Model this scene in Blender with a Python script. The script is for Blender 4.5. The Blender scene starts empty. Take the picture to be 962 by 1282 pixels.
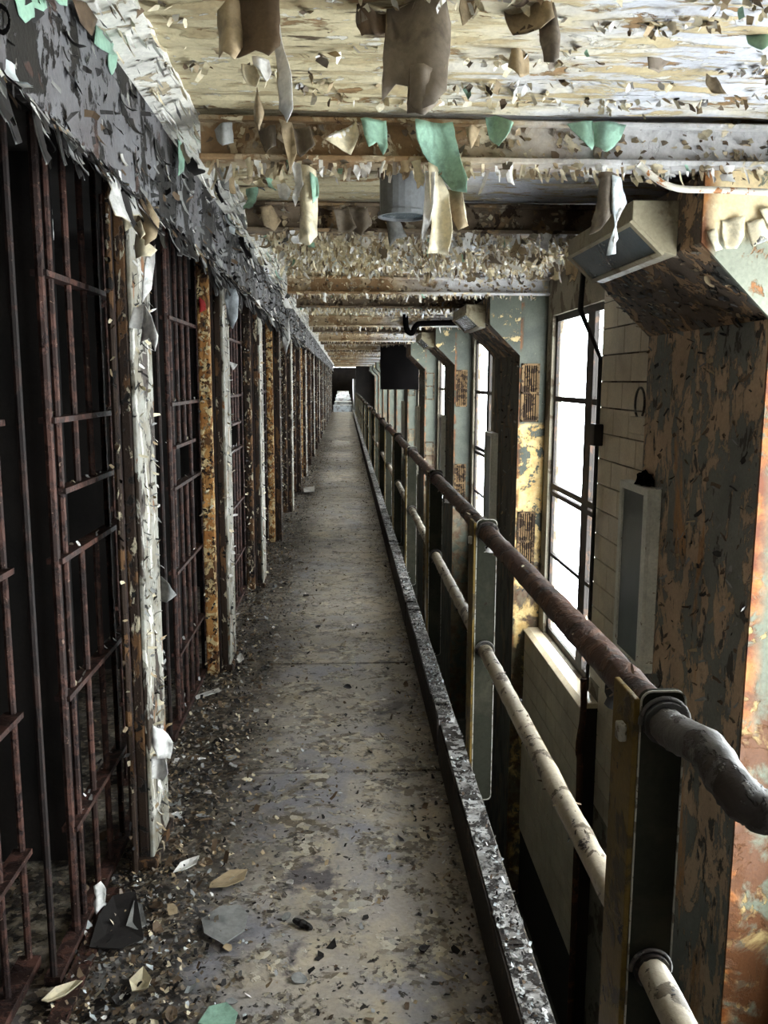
import bpy, bmesh, math, random
from mathutils import Vector, Matrix, noise as mnoise
random.seed(7)
R = math.radians
scene = bpy.context.scene
col = scene.collection
# ------------------------------------------------------------------ camera
F, W, H = 1067.07, 962.0, 1282.0
YAW, PITCH, ROLL = 2.663, 8.746, 0.2
CAM = Vector((0, 0, 1.65))
cd = bpy.data.cameras.new('camera'); cam = bpy.data.objects.new('camera', cd); col.objects.link(cam)
cd.sensor_fit = 'VERTICAL'; cd.sensor_height = 24.0; cd.lens = 24.0*F/H; cd.clip_start = .05; cd.clip_end = 300
ROT = Matrix.Rotation(R(-YAW), 3, 'Z') @ Matrix.Rotation(R(90-PITCH), 3, 'X') @ Matrix.Rotation(R(ROLL), 3, 'Z')
cam.matrix_world = Matrix.Translation(CAM) @ ROT.to_4x4()
scene.camera = cam
def ray(px, py): return ROT @ Vector(((px-W/2)/F, -(py-H/2)/F, -1.0))
def at_y(px, py, Y): d = ray(px, py); return CAM + d*((Y-CAM.y)/d.y)
def at_z(px, py, Z): d = ray(px, py); return CAM + d*((Z-CAM.z)/d.z)
def at_x(px, py, X): d = ray(px, py); return CAM + d*((X-CAM.x)/d.x)
# ------------------------------------------------------------------ sky, exposure
wd = bpy.data.worlds.new('overcast_sky'); scene.world = wd; wd.use_nodes = True
bgn = wd.node_tree.nodes['Background']; bgn.inputs[0].default_value = (.95, .98, 1.0, 1); bgn.inputs[1].default_value = 25.0
vs = scene.view_settings
vs.view_transform = 'Standard'; vs.look = 'None'; vs.gamma = 1.0; vs.use_curve_mapping = False; vs.exposure = 0.0
scene.display_settings.display_device = 'sRGB'
# ------------------------------------------------------------------ layout (metres; X right, Y along the gallery, Z up)
PIER0, BAY, PIERT = 2.89, 4.18, 1.18          # pillar fronts, bay length, pillar length
NB0, NB1 = -2, 10
XW = 1.672                                     # outer wall inner face
XP = 1.4455                                     # pillar face towards the gallery
ZC, ZB = 2.49, 2.34                           # ceiling, beam underside
XL, XF = -.805, -.58                           # sliding doors, fascia face
YB, YE = -7.0, 46.0                           # ends of the gallery
WZ0, WZ1 = -.45, 2.17                         # window heights
def pier(k): return PIER0 + BAY*k
def win(k): return (pier(k)-BAY+2.64, pier(k)-.16)   # window in the bay in front of pillar k
# daylight portals in the window openings (they only guide the sampling of the sky)
for k in range(NB0+1, NB1+1):
    a, b = win(k)
    ld = bpy.data.lights.new('window_portal', 'AREA'); ld.shape = 'RECTANGLE'; ld.size = WZ1-WZ0; ld.size_y = b-a
    ld.cycles.is_portal = True
    lo = bpy.data.objects.new('window_portal', ld); col.objects.link(lo)
    lo.location = (XW+.12, (a+b)/2, (WZ0+WZ1)/2); lo.rotation_euler = (0, R(90), 0)

# ------------------------------------------------------------------ materials
def nd(nt, t, **kw):
    n = nt.nodes.new(t)
    for k, v in kw.items():
        if k.startswith('i_'):
            n.inputs[int(k[2:])].default_value = v
        else: setattr(n, k, v)
    return n
def lk(nt, a, b): nt.links.new(a, b)
def c4(c): return (c[0], c[1], c[2], 1)
def srgb(r, g, b):
    f = lambda v: v/12.92 if v <= .04045 else ((v+.055)/1.055)**2.4
    return (f(r/255), f(g/255), f(b/255))
MATS = {}
def peel(name, base, layers=(), rough=.75, bump=.35, grime=.35, gscale=2.5, spec=.3, metallic=0, rough2=None):
    """layers of paint over a base; each layer: col, scale (xyz), thr, soft, seed and optional axis=(i,a,b,amp) that keeps it near an edge"""
    m = bpy.data.materials.new(name); m.use_nodes = True; nt = m.node_tree
    bs = nt.nodes['Principled BSDF']; bs.inputs['Metallic'].default_value = metallic
    bs.inputs['Specular IOR Level'].default_value = spec
    g = nd(nt, 'ShaderNodeNewGeometry'); pos = g.outputs['Position']
    def noise(scale, seed, detail=7, rgh=.62, dist=.4):
        if not hasattr(scale, '__len__'): scale = (scale,)*3
        v = nd(nt, 'ShaderNodeVectorMath', operation='MULTIPLY_ADD'); lk(nt, pos, v.inputs[0])
        v.inputs[1].default_value = scale; v.inputs[2].default_value = (seed*3.1, seed*1.7, seed*2.3)
        n = nd(nt, 'ShaderNodeTexNoise'); n.inputs['Scale'].default_value = 1; n.inputs['Detail'].default_value = detail
        n.inputs['Roughness'].default_value = rgh; n.inputs['Distortion'].default_value = dist
        lk(nt, v.outputs[0], n.inputs['Vector']); return n.outputs['Fac']
    def mr(src, a, b, c=0., d=1.):
        n = nd(nt, 'ShaderNodeMapRange'); lk(nt, src, n.inputs[0])
        for i, v in enumerate((a, b, c, d)): n.inputs[1+i].default_value = v
        return n.outputs[0]
    def mth(op, a, b):
        n = nd(nt, 'ShaderNodeMath', operation=op)
        for i, v in enumerate((a, b)):
            if isinstance(v, (int, float)): n.inputs[i].default_value = v
            else: lk(nt, v, n.inputs[i])
        return n.outputs[0]
    def mix(f, a, b, mode='MIX'):
        n = nd(nt, 'ShaderNodeMix', data_type='RGBA', blend_type=mode)
        if isinstance(f, (int, float)): n.inputs[0].default_value = f
        else: lk(nt, f, n.inputs[0])
        for i, v in ((6, a), (7, b)):
            if isinstance(v, tuple): n.inputs[i].default_value = c4(v)
            else: lk(nt, v, n.inputs[i])
        return n.outputs[2]
    colr = tuple(base); height = None
    for L in layers:
        f = mr(noise(L.get('scale', 6), L.get('seed', 1), rgh=L.get('rgh', .62)), L['thr']-L.get('soft', .012), L['thr']+L.get('soft', .012))
        if 'axis' in L:
            i, a, b, amp = L['axis']
            sx = nd(nt, 'ShaderNodeSeparateXYZ'); lk(nt, pos, sx.inputs[0])
            wob = mth('MULTIPLY', mth('SUBTRACT', noise(L.get('wscale', 7), L.get('seed', 1)+5), .5), amp)
            f = mth('MULTIPLY', f, mr(mth('ADD', sx.outputs[i], wob), a, b))
        if 'cells' in L:
            nv = nd(nt, 'ShaderNodeTexNoise'); lk(nt, pos, nv.inputs['Vector']); nv.inputs['Scale'].default_value = L['cells']*.9; nv.inputs['Detail'].default_value = 4
            vm = nd(nt, 'ShaderNodeVectorMath', operation='MULTIPLY_ADD'); lk(nt, nv.outputs['Color'], vm.inputs[0]); vm.inputs[1].default_value = (L.get('wob', 1.1)/L['cells'],)*3; lk(nt, pos, vm.inputs[2])
            vo = nd(nt, 'ShaderNodeTexVoronoi'); lk(nt, vm.outputs[0], vo.inputs['Vector']); vo.inputs['Scale'].default_value = L['cells']
            sc = nd(nt, 'ShaderNodeSeparateColor'); lk(nt, vo.outputs['Color'], sc.inputs[0])
            cr = nd(nt, 'ShaderNodeValToRGB'); cr.color_ramp.interpolation = 'CONSTANT'; n_ = len(L['col'])
            while len(cr.color_ramp.elements) < n_: cr.color_ramp.elements.new(.5)
            for q_, cc in enumerate(L['col']): cr.color_ramp.elements[q_].position = q_/n_; cr.color_ramp.elements[q_].color = c4(cc)
            lk(nt, sc.outputs[0], cr.inputs[0]); colr = mix(f, colr, cr.outputs[0])
            hh = mth('MULTIPLY', mth('MULTIPLY', f, sc.outputs[1]), L.get('h', 1.0)); height = hh if height is None else mth('ADD', height, hh)
            continue
        lc = L['col']
        if 'col2' in L: lc = mix(mr(noise(L.get('scale2', 9), L.get('seed', 1)+9), .4, .6), tuple(L['col']), tuple(L['col2']))
        else: lc = tuple(lc)
        colr = mix(f, colr, lc)
        hh = mth('MULTIPLY', f, L.get('h', 1.0)); height = hh if height is None else mth('ADD', height, hh)
    gr = mr(noise(gscale, 31, 5), .3, .7, 1-grime, 1.08)
    gc = nd(nt, 'ShaderNodeCombineColor'); [lk(nt, gr, gc.inputs[i]) for i in range(3)]
    colr = mix(1.0, colr, gc.outputs[0], 'MULTIPLY')
    fine = noise(70, 17, 4)
    gf = mr(fine, .25, .75, .8, 1.15); gc2 = nd(nt, 'ShaderNodeCombineColor'); [lk(nt, gf, gc2.inputs[i]) for i in range(3)]
    colr = mix(1.0, colr, gc2.outputs[0], 'MULTIPLY')
    lk(nt, colr, bs.inputs['Base Color'])
    fh = mth('MULTIPLY', fine, .35); height = fh if height is None else mth('ADD', height, fh)
    bp = nd(nt, 'ShaderNodeBump'); bp.inputs['Strength'].default_value = bump; bp.inputs['Distance'].default_value = .006
    lk(nt, height, bp.inputs['Height']); lk(nt, bp.outputs[0], bs.inputs['Normal'])
    if rough2 is not None: lk(nt, mr(noise(5, 44, 4), .35, .65, rough, rough2), bs.inputs['Roughness'])
    else: bs.inputs['Roughness'].default_value = rough
    MATS[name] = m
    return m
S = srgb
M = {}
M['floor'] = peel('gallery_floor_paint', S(172, 163, 154), [
    dict(col=S(187, 174, 152), scale=2.6, thr=.53, soft=.06, seed=2, h=.2),
    dict(col=S(150, 148, 154), scale=2.0, thr=.53, soft=.06, seed=5, h=.2),
    dict(cells=34, col=[S(190, 178, 154), S(150, 140, 124), S(120, 108, 92), S(172, 166, 156), S(136, 130, 124), S(204, 196, 178), S(104, 92, 78)], scale=5, thr=.535, soft=.02, seed=3, h=.8),
    dict(cells=75, col=[S(160, 150, 130), S(112, 102, 90), S(180, 172, 156), S(86, 76, 66), S(140, 134, 128)], scale=9, thr=.56, soft=.02, seed=12, h=.8),
    dict(col=S(104, 98, 100), scale=3.4, thr=.62, seed=8, soft=.03, h=.2),
    dict(col=S(212, 206, 194), scale=42, thr=.665, seed=4),
    dict(col=S(46, 40, 35), scale=26, thr=.63, seed=6, h=-.5),
    dict(cells=60, col=[S(44, 38, 33), S(78, 66, 54), S(34, 30, 28), S(110, 98, 82), S(62, 54, 46), S(52, 48, 46), S(140, 130, 116)], scale=6, thr=.40, seed=7, soft=.12, axis=(0, -.22, -.52, .5), h=1),
    dict(cells=60, col=[S(58, 50, 42), S(84, 74, 62), S(40, 34, 30), S(110, 100, 86)], scale=9, thr=.42, seed=11, soft=.12, axis=(0, .34, .41, .18), h=.6),
    ], rough=.26, rough2=.55, bump=.6, grime=.42, gscale=1.7, spec=.5)
M['ceil'] = peel('ceiling_paint', S(204, 191, 156), [
    dict(col=S(192, 193, 200), scale=(1.5, 3, 1), thr=.42, soft=.09, seed=3, axis=(0, .05, .65, .5), h=.1),  # bluish white window side: partly window light mixed into the colour
    dict(col=S(190, 174, 138), scale=(4, 16, 4), thr=.54, soft=.03, seed=4, h=.6, col2=S(176, 158, 122)),
    dict(col=S(150, 120, 84), scale=(6, 15, 6), thr=.615, soft=.012, seed=6, h=-.9),
    dict(col=S(96, 80, 62), scale=(3, 26, 6), thr=.655, soft=.015, seed=9, h=-1),
    dict(col=S(222, 218, 206), scale=(13, 24, 10), thr=.62, soft=.01, seed=12, h=1.2),
    ], rough=.6, bump=.9, grime=.35, gscale=1.4)
M['beam'] = peel('beam_paint', S(182, 162, 132), [
    dict(col=S(150, 120, 86), scale=(5, 5, 5), thr=.53, soft=.02, seed=2, h=-.5),
    dict(col=S(206, 204, 204), scale=(2.2, 3, 3), thr=.44, soft=.03, seed=5, axis=(0, .35, .9, .5), h=.3),
    dict(col=S(226, 212, 182), scale=12, thr=.60, seed=7),
    dict(col=S(88, 60, 36), scale=14, thr=.66, seed=8, h=-.8),
    ], rough=.65, bump=.8, grime=.4)
M['beam_dark'] = peel('beam_paint_shaded', S(120, 104, 86), [  # darker copy of the beam paint: shade between paired beams put into colour
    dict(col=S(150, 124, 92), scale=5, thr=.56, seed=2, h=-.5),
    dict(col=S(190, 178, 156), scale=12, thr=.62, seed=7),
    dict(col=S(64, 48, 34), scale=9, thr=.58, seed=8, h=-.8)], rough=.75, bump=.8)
M['cove'] = peel('cornice_paint', S(240, 237, 228), [
    dict(col=S(190, 176, 150), scale=9, thr=.6, seed=2), dict(col=S(84, 72, 62), scale=16, thr=.66, seed=3, h=-.8)], rough=.6, bump=.7)
M['fascia'] = peel('fascia_paint', S(30, 27, 25), [
    dict(col=S(116, 116, 119), scale=4.2, thr=.495, seed=2, h=1.0, col2=S(96, 92, 94), scale2=3),
    dict(col=S(24, 21, 20), scale=13, thr=.575, seed=3, h=-.8),
    dict(col=S(70, 52, 46), scale=6, thr=.62, seed=5, h=-.4),
    dict(col=S(168, 166, 160), scale=17, thr=.665, seed=6)], rough=.62, bump=.9, grime=.3)
M['rust'] = peel('rusted_iron', S(52, 35, 30), [
    dict(col=S(90, 60, 51), scale=26, thr=.52, soft=.05, seed=2, h=.4),
    dict(col=S(150, 122, 106), scale=60, thr=.66, seed=4),
    dict(col=S(34, 20, 18), scale=15, thr=.6, soft=.03, seed=6, h=-.5)], rough=.6, bump=.6, grime=.4)
M['rust_dark'] = peel('dark_iron', S(34, 26, 24), [
    dict(col=S(58, 40, 34), scale=18, thr=.55, soft=.05, seed=2, h=.4),
    dict(col=S(120, 104, 92), scale=60, thr=.70, seed=4)], rough=.7, bump=.5)
M['pil_pale'] = peel('pale_peeling_post', S(60, 48, 38), [
    dict(col=S(176, 174, 164), scale=(9, 9, 3.5), thr=.43, seed=2, h=1, col2=S(146, 138, 120)),
    dict(col=S(226, 222, 212), scale=(14, 14, 6), thr=.58, seed=4),
    dict(col=S(150, 104, 66), scale=(10, 10, 4), thr=.62, seed=5, h=-.4),
    dict(col=S(30, 26, 22), scale=20, thr=.62, seed=6, h=-1)], rough=.62, bump=.9)
M['pil_orange'] = peel('orange_rusted_post', S(98, 66, 38), [
    dict(col=S(198, 146, 84), scale=(15, 15, 7), thr=.46, soft=.03, seed=2, h=.6, col2=S(164, 108, 56)),
    dict(col=S(230, 204, 152), scale=26, thr=.54, seed=4),
    dict(col=S(44, 26, 16), scale=22, thr=.60, seed=6, h=-1)], rough=.75, bump=1)
M['pil_dark'] = peel('brown_flaking_post', S(50, 36, 26), [
    dict(col=S(104, 74, 46), scale=(14, 14, 6), thr=.55, seed=2, h=.8),
    dict(col=S(196, 184, 158), scale=(24, 24, 10), thr=.61, seed=4),
    dict(col=S(22, 17, 14), scale=18, thr=.6, seed=6, h=-1)], rough=.75, bump=1)
M['pier_side'] = peel('pillar_side_peeling', S(192, 164, 136), [
    dict(col=S(124, 124, 118), scale=(3, 6, 3.2), thr=.50, seed=2, h=1, rgh=.7),
    dict(col=S(182, 136, 92), scale=(3, 5, 1.2), thr=.62, soft=.04, seed=5, h=-.3),
    dict(col=S(74, 68, 62), scale=(10, 12, 6), thr=.61, seed=6, h=.5)], rough=.75, bump=.9, grime=.35)
PF0 = [dict(col=S(68, 72, 64), scale=3, thr=.52, soft=.1, seed=1, h=.05)]
PFE = [dict(col=S(226, 214, 184), scale=9, thr=.70, seed=4),
       dict(col=S(140, 92, 54), scale=9, thr=.46, soft=.04, seed=16, axis=(0, XP+.03, XP+.003, .04), h=-.8, col2=S(88, 52, 30)),
       dict(col=S(84, 62, 42), scale=6, thr=.47, soft=.05, seed=8, axis=(2, .60, .45, .2), h=-.5, col2=S(104, 96, 76))]
M['pier_front'] = peel('pillar_front_paint', S(84, 88, 77), PF0+PFE, rough=.55, bump=.8, grime=.3)
M['pier_front_patch'] = peel('pillar_front_paint_patched', S(84, 88, 77), PF0+[
    dict(col=S(212, 184, 128), scale=5, thr=.475, seed=3, h=-.7, rgh=.72, col2=S(190, 154, 94), axis=(2, 1.31, 1.28, .05))]+PFE, rough=.55, bump=.8, grime=.3)
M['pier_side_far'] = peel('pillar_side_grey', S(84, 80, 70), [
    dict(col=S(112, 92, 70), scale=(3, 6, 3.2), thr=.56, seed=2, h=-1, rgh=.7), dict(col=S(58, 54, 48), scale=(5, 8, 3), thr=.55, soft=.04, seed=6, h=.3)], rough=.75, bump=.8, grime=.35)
M['pier_front_rust'] = peel('pillar_front_paint_rusting', S(112, 116, 100), PF0[:0]+[
    dict(col=S(180, 112, 54), scale=9, thr=.44, soft=.04, seed=17, axis=(0, XP+.06, XP+.01, .06), h=-.8, col2=S(112, 58, 28)),
    dict(col=S(176, 152, 104), scale=8, thr=.58, seed=19, h=-.6, axis=(2, 1.1, .9, .2)),
    dict(col=S(98, 62, 36), scale=6, thr=.47, soft=.05, seed=8, axis=(2, .60, .45, .2), h=-.5)], rough=.55, bump=.8, grime=.25)
M['haunch_front'] = peel('haunch_front_paint', S(84, 88, 77), PF0+[dict(col=S(206, 182, 132), scale=7, thr=.60, seed=23, h=-.7, rgh=.7)], rough=.55, bump=.8, grime=.3)
M['haunch_front_rust'] = peel('haunch_front_paint_rusting', S(140, 143, 126), [
    dict(col=S(228, 208, 166), scale=6, thr=.40, seed=13, h=-.7, rgh=.7, axis=(2, 2.10, 2.16, .08)),
    dict(col=S(168, 112, 62), scale=7, thr=.44, soft=.04, seed=6, axis=(0, 1.245, 1.20, .06), h=-.8, col2=S(104, 62, 34)),
    dict(col=S(150, 100, 56), scale=8, thr=.62, soft=.02, seed=9, h=-.6)], rough=.55, bump=.8, grime=.25)
M['haunch'] = peel('haunch_peeling', S(110, 96, 84), [
    dict(col=S(172, 140, 108), scale=7, thr=.54, seed=2, h=-.7, rgh=.68),
    dict(col=S(96, 96, 92), scale=5, thr=.57, seed=5, h=.8),
    dict(col=S(30, 26, 22), scale=12, thr=.62, seed=7, h=-1)], rough=.8, bump=1)
M['tile'] = peel('glazed_wall_tile', S(204, 190, 164), [dict(col=S(184, 166, 138), scale=3, thr=.55, soft=.1, seed=2, h=0)], rough=.3, bump=.08, grime=.25, spec=.5)
M['mortar'] = peel('tile_backing', S(48, 42, 36), [], rough=.9, bump=.4)
M['wall'] = peel('outer_wall_plaster', S(140, 132, 116), [dict(col=S(98, 86, 70), scale=4, thr=.55, seed=2, h=-.5)], rough=.85, bump=.5)
M['dark'] = peel('sooty_cell_plaster', S(36, 31, 28), [dict(col=S(24, 21, 19), scale=3, thr=.5, soft=.1, seed=2, h=0)], rough=.9, bump=.4)  # even dark tone for the cell walls and the far end wall
M['void'] = peel('lower_tier_plaster', S(70, 72, 66), [dict(col=S(98, 98, 88), scale=2, thr=.58, soft=.05, seed=2, h=.2)], rough=.8, bump=.3)
M['curb'] = peel('flaking_kerb_plate', S(46, 40, 36), [
    dict(col=S(186, 184, 182), scale=22, thr=.50, seed=2, h=1, col2=S(120, 116, 112), scale2=16),
    dict(col=S(30, 26, 24), scale=30, thr=.585, seed=6, h=-1)], rough=.5, bump=1)
M['curb_in'] = peel('grimy_kerb_side', S(40, 33, 28), [dict(col=S(66, 54, 44), scale=12, thr=.58, seed=2)], rough=.8, bump=.6)  # dark kerb side: its shade, facing away from the windows, is in the colour
M['rail_rust'] = peel('rusted_handrail', S(80, 55, 44), [
    dict(col=S(108, 77, 60), scale=14, thr=.54, soft=.04, seed=2), dict(col=S(52, 38, 32), scale=9, thr=.56, soft=.05, seed=3, h=-.5),
    dict(col=S(190, 178, 160), scale=40, thr=.69, seed=4)], rough=.55, bump=.9)
M['rail_grey'] = peel('grey_flaking_handrail', S(96, 92, 88), [
    dict(col=S(66, 58, 54), scale=8, thr=.53, seed=2, h=-.8), dict(col=S(140, 136, 130), scale=18, thr=.63, seed=4)], rough=.5, bump=1)
M['rail_cream'] = peel('cream_flaking_rail', S(176, 164, 144), [
    dict(col=S(104, 92, 76), scale=12, thr=.57, seed=2, h=-.8), dict(col=S(54, 44, 38), scale=16, thr=.645, seed=4, h=-1)], rough=.5, bump=.9)
M['post'] = peel('olive_post_plate', S(42, 42, 34), [dict(col=S(54, 52, 42), scale=4, thr=.56, soft=.06, seed=2, h=0), dict(col=S(40, 34, 28), scale=12, thr=.68, seed=4)], rough=.8, bump=.3, spec=.08)
M['post_edge'] = peel('worn_plate_edge', S(180, 176, 164), [dict(col=S(110, 100, 84), scale=30, thr=.55, seed=2)], rough=.4, bump=.3)
M['post_yellow'] = peel('ochre_post_flange', S(122, 98, 44), [dict(col=S(78, 66, 40), scale=9, thr=.56, soft=.04, seed=2), dict(col=S(40, 32, 24), scale=14, thr=.64, seed=4, h=-1)], rough=.6, bump=.6)
M['frame'] = peel('window_steel', S(44, 38, 34), [dict(col=S(74, 54, 40), scale=14, thr=.58, seed=2)], rough=.6, bump=.5)
M['outer_bar'] = peel('outer_screen_bar', S(200, 200, 198), [], rough=.8, bump=.1)
M['box_white'] = peel('white_cabinet_enamel', S(230, 228, 216), [dict(col=S(150, 134, 108), scale=14, thr=.65, seed=2)], rough=.45, bump=.3)
M['box_glass'] = peel('grey_cabinet_panel', S(70, 76, 74), [dict(col=S(90, 96, 92), scale=2, thr=.5, soft=.15, seed=2, h=0)], rough=.3, bump=.05, spec=.5)
M['lamp_body'] = peel('lamp_housing_enamel', S(170, 160, 134), [dict(col=S(120, 104, 78), scale=7, thr=.6, soft=.05, seed=2)], rough=.5, bump=.3)
M['lamp_glass'] = peel('dusty_lamp_lens', S(78, 92, 100), [dict(col=S(98, 108, 112), scale=3, thr=.5, soft=.15, seed=2, h=0)], rough=.25, bump=.05, spec=.6)
M['can'] = peel('grey_can_enamel', S(122, 124, 126), [dict(col=S(98, 98, 98), scale=6, thr=.58, soft=.06, seed=2, h=0)], rough=.4, bump=.1)
M['conduit'] = peel('white_conduit_paint', S(206, 200, 186), [dict(col=S(160, 104, 56), scale=16, thr=.62, seed=2)], rough=.5, bump=.5)
M['conduit_dark'] = peel('dark_conduit', S(38, 34, 32), [], rough=.5, bump=.3)
M['pipe_rust'] = peel('brown_rust_pipe', S(66, 42, 28), [dict(col=S(100, 62, 36), scale=16, thr=.57, seed=2)], rough=.8, bump=.8)
M['vent'] = peel('rusty_vent', S(120, 96, 66), [dict(col=S(58, 42, 28), scale=18, thr=.5, seed=2)], rough=.8, bump=.8)
M['black'] = peel('black_void_paint', S(9, 8, 8), [], rough=1, bump=.1, spec=0)
M['stair'] = peel('pale_step_stone', S(196, 202, 206), [dict(col=S(150, 150, 150), scale=4, thr=.55, seed=2)], rough=.5, bump=.2)
# loose paint colours
FL = {}
for n, c, r2 in (('cream', (224, 212, 182), .6), ('tan', (170, 150, 120), .6), ('white', (234, 232, 228), .5), ('brown', (104, 86, 68), .7),
                 ('grey', (146, 146, 144), .6), ('dark', (44, 41, 40), .7), ('mint', (154, 192, 170), .5), ('taupe', (128, 116, 102), .6), ('ice', (208, 216, 220), .5), ('red', (170, 40, 38), .6)):
    c2 = tuple(int(v*.8) for v in c)
    FL[n] = peel('loose_paint_'+n, S(*c), [dict(col=S(*c2), scale=9, thr=.55, soft=.06, seed=3, h=.1)], rough=r2, bump=.2, grime=.2)
gl = bpy.data.materials.new('window_glass'); gl.use_nodes = True
nt = gl.node_tree; nt.nodes.clear()
o_ = nd(nt, 'ShaderNodeOutputMaterial'); t_ = nd(nt, 'ShaderNodeBsdfTransparent'); g_ = nd(nt, 'ShaderNodeBsdfGlossy'); mx = nd(nt, 'ShaderNodeMixShader')
t_.inputs[0].default_value = (.93, .95, .95, 1); g_.inputs['Roughness'].default_value = .15; mx.inputs[0].default_value = .06
lk(nt, t_.outputs[0], mx.inputs[1]); lk(nt, g_.outputs[0], mx.inputs[2]); lk(nt, mx.outputs[0], o_.inputs[0])
M['glass'] = gl

# ------------------------------------------------------------------ helpers
def wloc(o):
    v = Vector((0, 0, 0))
    while o is not None: v += o.location; o = o.parent
    return v
class MB:
    def __init__(s): s.v = []; s.f = []; s.m = []
    def poly(s, pts, m=0):
        b = len(s.v); s.v += [tuple(p) for p in pts]; s.f.append(tuple(range(b, b+len(pts)))); s.m.append(m); return s
    def box(s, x0, x1, y0, y1, z0, z1, m=0):
        b = len(s.v); s.v += [(x, y, z) for z in (z0, z1) for y in (y0, y1) for x in (x0, x1)]
        for q in ((0, 2, 3, 1), (4, 5, 7, 6), (0, 1, 5, 4), (2, 6, 7, 3), (0, 4, 6, 2), (1, 3, 7, 5)):
            s.f.append(tuple(b+i for i in q)); s.m.append(m)
        return s
    def prism(s, pts, axis, a, b, m=0):
        """polygon (2-D) extruded along axis 0/1/2 from a to b"""
        def P(p, t):
            return {0: (t, p[0], p[1]), 1: (p[0], t, p[1]), 2: (p[0], p[1], t)}[axis]
        n = len(pts); o = len(s.v)
        s.v += [P(p, a) for p in pts] + [P(p, b) for p in pts]
        s.f.append(tuple(range(o, o+n))); s.m.append(m); s.f.append(tuple(range(o+2*n-1, o+n-1, -1))); s.m.append(m)
        for i in range(n):
            j = (i+1) % n; s.f.append((o+i, o+n+i, o+n+j, o+j)); s.m.append(m)
        return s
    def tube(s, pts, r, n=8, m=0, cap=True, jit=0):
        pts = [Vector(p) for p in pts]; rr = r if hasattr(r, '__len__') else [r]*len(pts)
        o = len(s.v); up = None
        for i, p in enumerate(pts):
            d = (pts[min(i+1, len(pts)-1)]-pts[max(i-1, 0)]).normalized()
            if up is None: up = Vector((0, 0, 1)) if abs(d.z) < .9 else Vector((1, 0, 0))
            a = d.cross(up).normalized(); b_ = a.cross(d).normalized(); up = b_
            for k in range(n):
                t = 2*math.pi*k/n; q = rr[i]*(1+(random.uniform(-jit, jit) if jit else 0))
                s.v.append(tuple(p+a*math.cos(t)*q+b_*math.sin(t)*q))
        for i in range(len(pts)-1):
            for k in range(n):
                k2 = (k+1) % n; s.f.append((o+i*n+k, o+i*n+k2, o+(i+1)*n+k2, o+(i+1)*n+k)); s.m.append(m)
        if cap:
            s.f.append(tuple(o+k for k in range(n))); s.m.append(m)
            e = o+(len(pts)-1)*n; s.f.append(tuple(e+n-1-k for k in range(n))); s.m.append(m)
        return s
    def mesh(s, name, mats, smooth=False, off=(0, 0, 0)):
        me = bpy.data.meshes.new(name)
        me.from_pydata([(v[0]-off[0], v[1]-off[1], v[2]-off[2]) for v in s.v], [], s.f)
        mats = mats if isinstance(mats, (list, tuple)) else [mats]
        for m in mats: me.materials.append(m)
        if len(mats) > 1: me.polygons.foreach_set('material_index', s.m)
        if smooth: me.polygons.foreach_set('use_smooth', [True]*len(me.polygons))
        me.update(); return me
    def build(s, name, mats, parent=None, smooth=False, loc=None, bevel=0):
        """vertices in world metres; the object's origin is loc (default: the parent's origin)"""
        if loc is None: loc = wloc(parent) if parent else Vector((0, 0, 0))
        o = bpy.data.objects.new(name, s.mesh(name, mats, smooth, loc)); col.objects.link(o)
        if parent: o.parent = parent; o.location = Vector(loc)-wloc(parent)
        else: o.location = loc
        if bevel:
            bv = o.modifiers.new('bevel', 'BEVEL'); bv.width = bevel; bv.segments = 2; bv.limit_method = 'ANGLE'
        return o
def tag(o, label=None, cat=None, group=None, kind=None):
    for k, v in (('label', label), ('category', cat), ('group', group), ('kind', kind)):
        if v: o[k] = v
    return o
def thing(name, label, cat, loc=(0, 0, 0), group=None, kind=None):
    o = bpy.data.objects.new(name, None); col.objects.link(o); o.location = loc; o.empty_display_size = .1
    return tag(o, label, cat, group, kind)
def inst(name, me, parent, wl, rot=(0, 0, 0), sc=(1, 1, 1)):
    o = bpy.data.objects.new(name, me); col.objects.link(o)
    if parent: o.parent = parent; o.location = Vector(wl)-wloc(parent)
    else: o.location = wl
    o.rotation_euler = rot; o.scale = sc; return o
def rnd(a, b): return random.uniform(a, b)
def smooth_path(pts, n=6):
    P = [Vector(p) for p in pts]; out = []
    for i in range(len(P)-1):
        p0_, p1, p2, p3 = P[max(i-1, 0)], P[i], P[i+1], P[min(i+2, len(P)-1)]
        for j in range(n):
            t = j/n; out.append(.5*((2*p1)+(p2-p0_)*t+(2*p0_-5*p1+4*p2-p3)*t*t+(3*p1-p0_-3*p2+p3)*t**3))
    out.append(P[-1]); return out

# ================================================================== SETTING
# gallery floor: slab in sections with recessed joints, carried on the cell-side wall
fl = MB(); fl.box(-3.2, .545, YB, YE, -.18, -.012)
floor = tag(fl.build('floor', M['mortar']), 'worn painted concrete gallery floor with litter along the cells', 'floor', kind='structure')
js = [YB, -2.2, .7, 3.435, 4.85, 8.13, 12.1, 16.1, 20.1, 24.1, 28.1, 32.1, 36.1, 40.1, YE]
for a, b in zip(js[:-1], js[1:]):
    m = MB(); m.box(-3.2, .545, a+.009, b-.009, -.16, 0); m.build('floor_slab', M['floor'], floor, bevel=.004)
m = MB(); m.box(-.2, XW+.1, YB, YE+9, -3.2, -3.0); m.box(-.2, .35, YB, YE, -3.0, -.18); m.box(-3.2, .6, YE, YE+9, -.3, -.2)
tag(m.build('floor_lower', M['void']), 'dim lower tier floor and wall below the gallery edge', 'floor', kind='structure')
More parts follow.
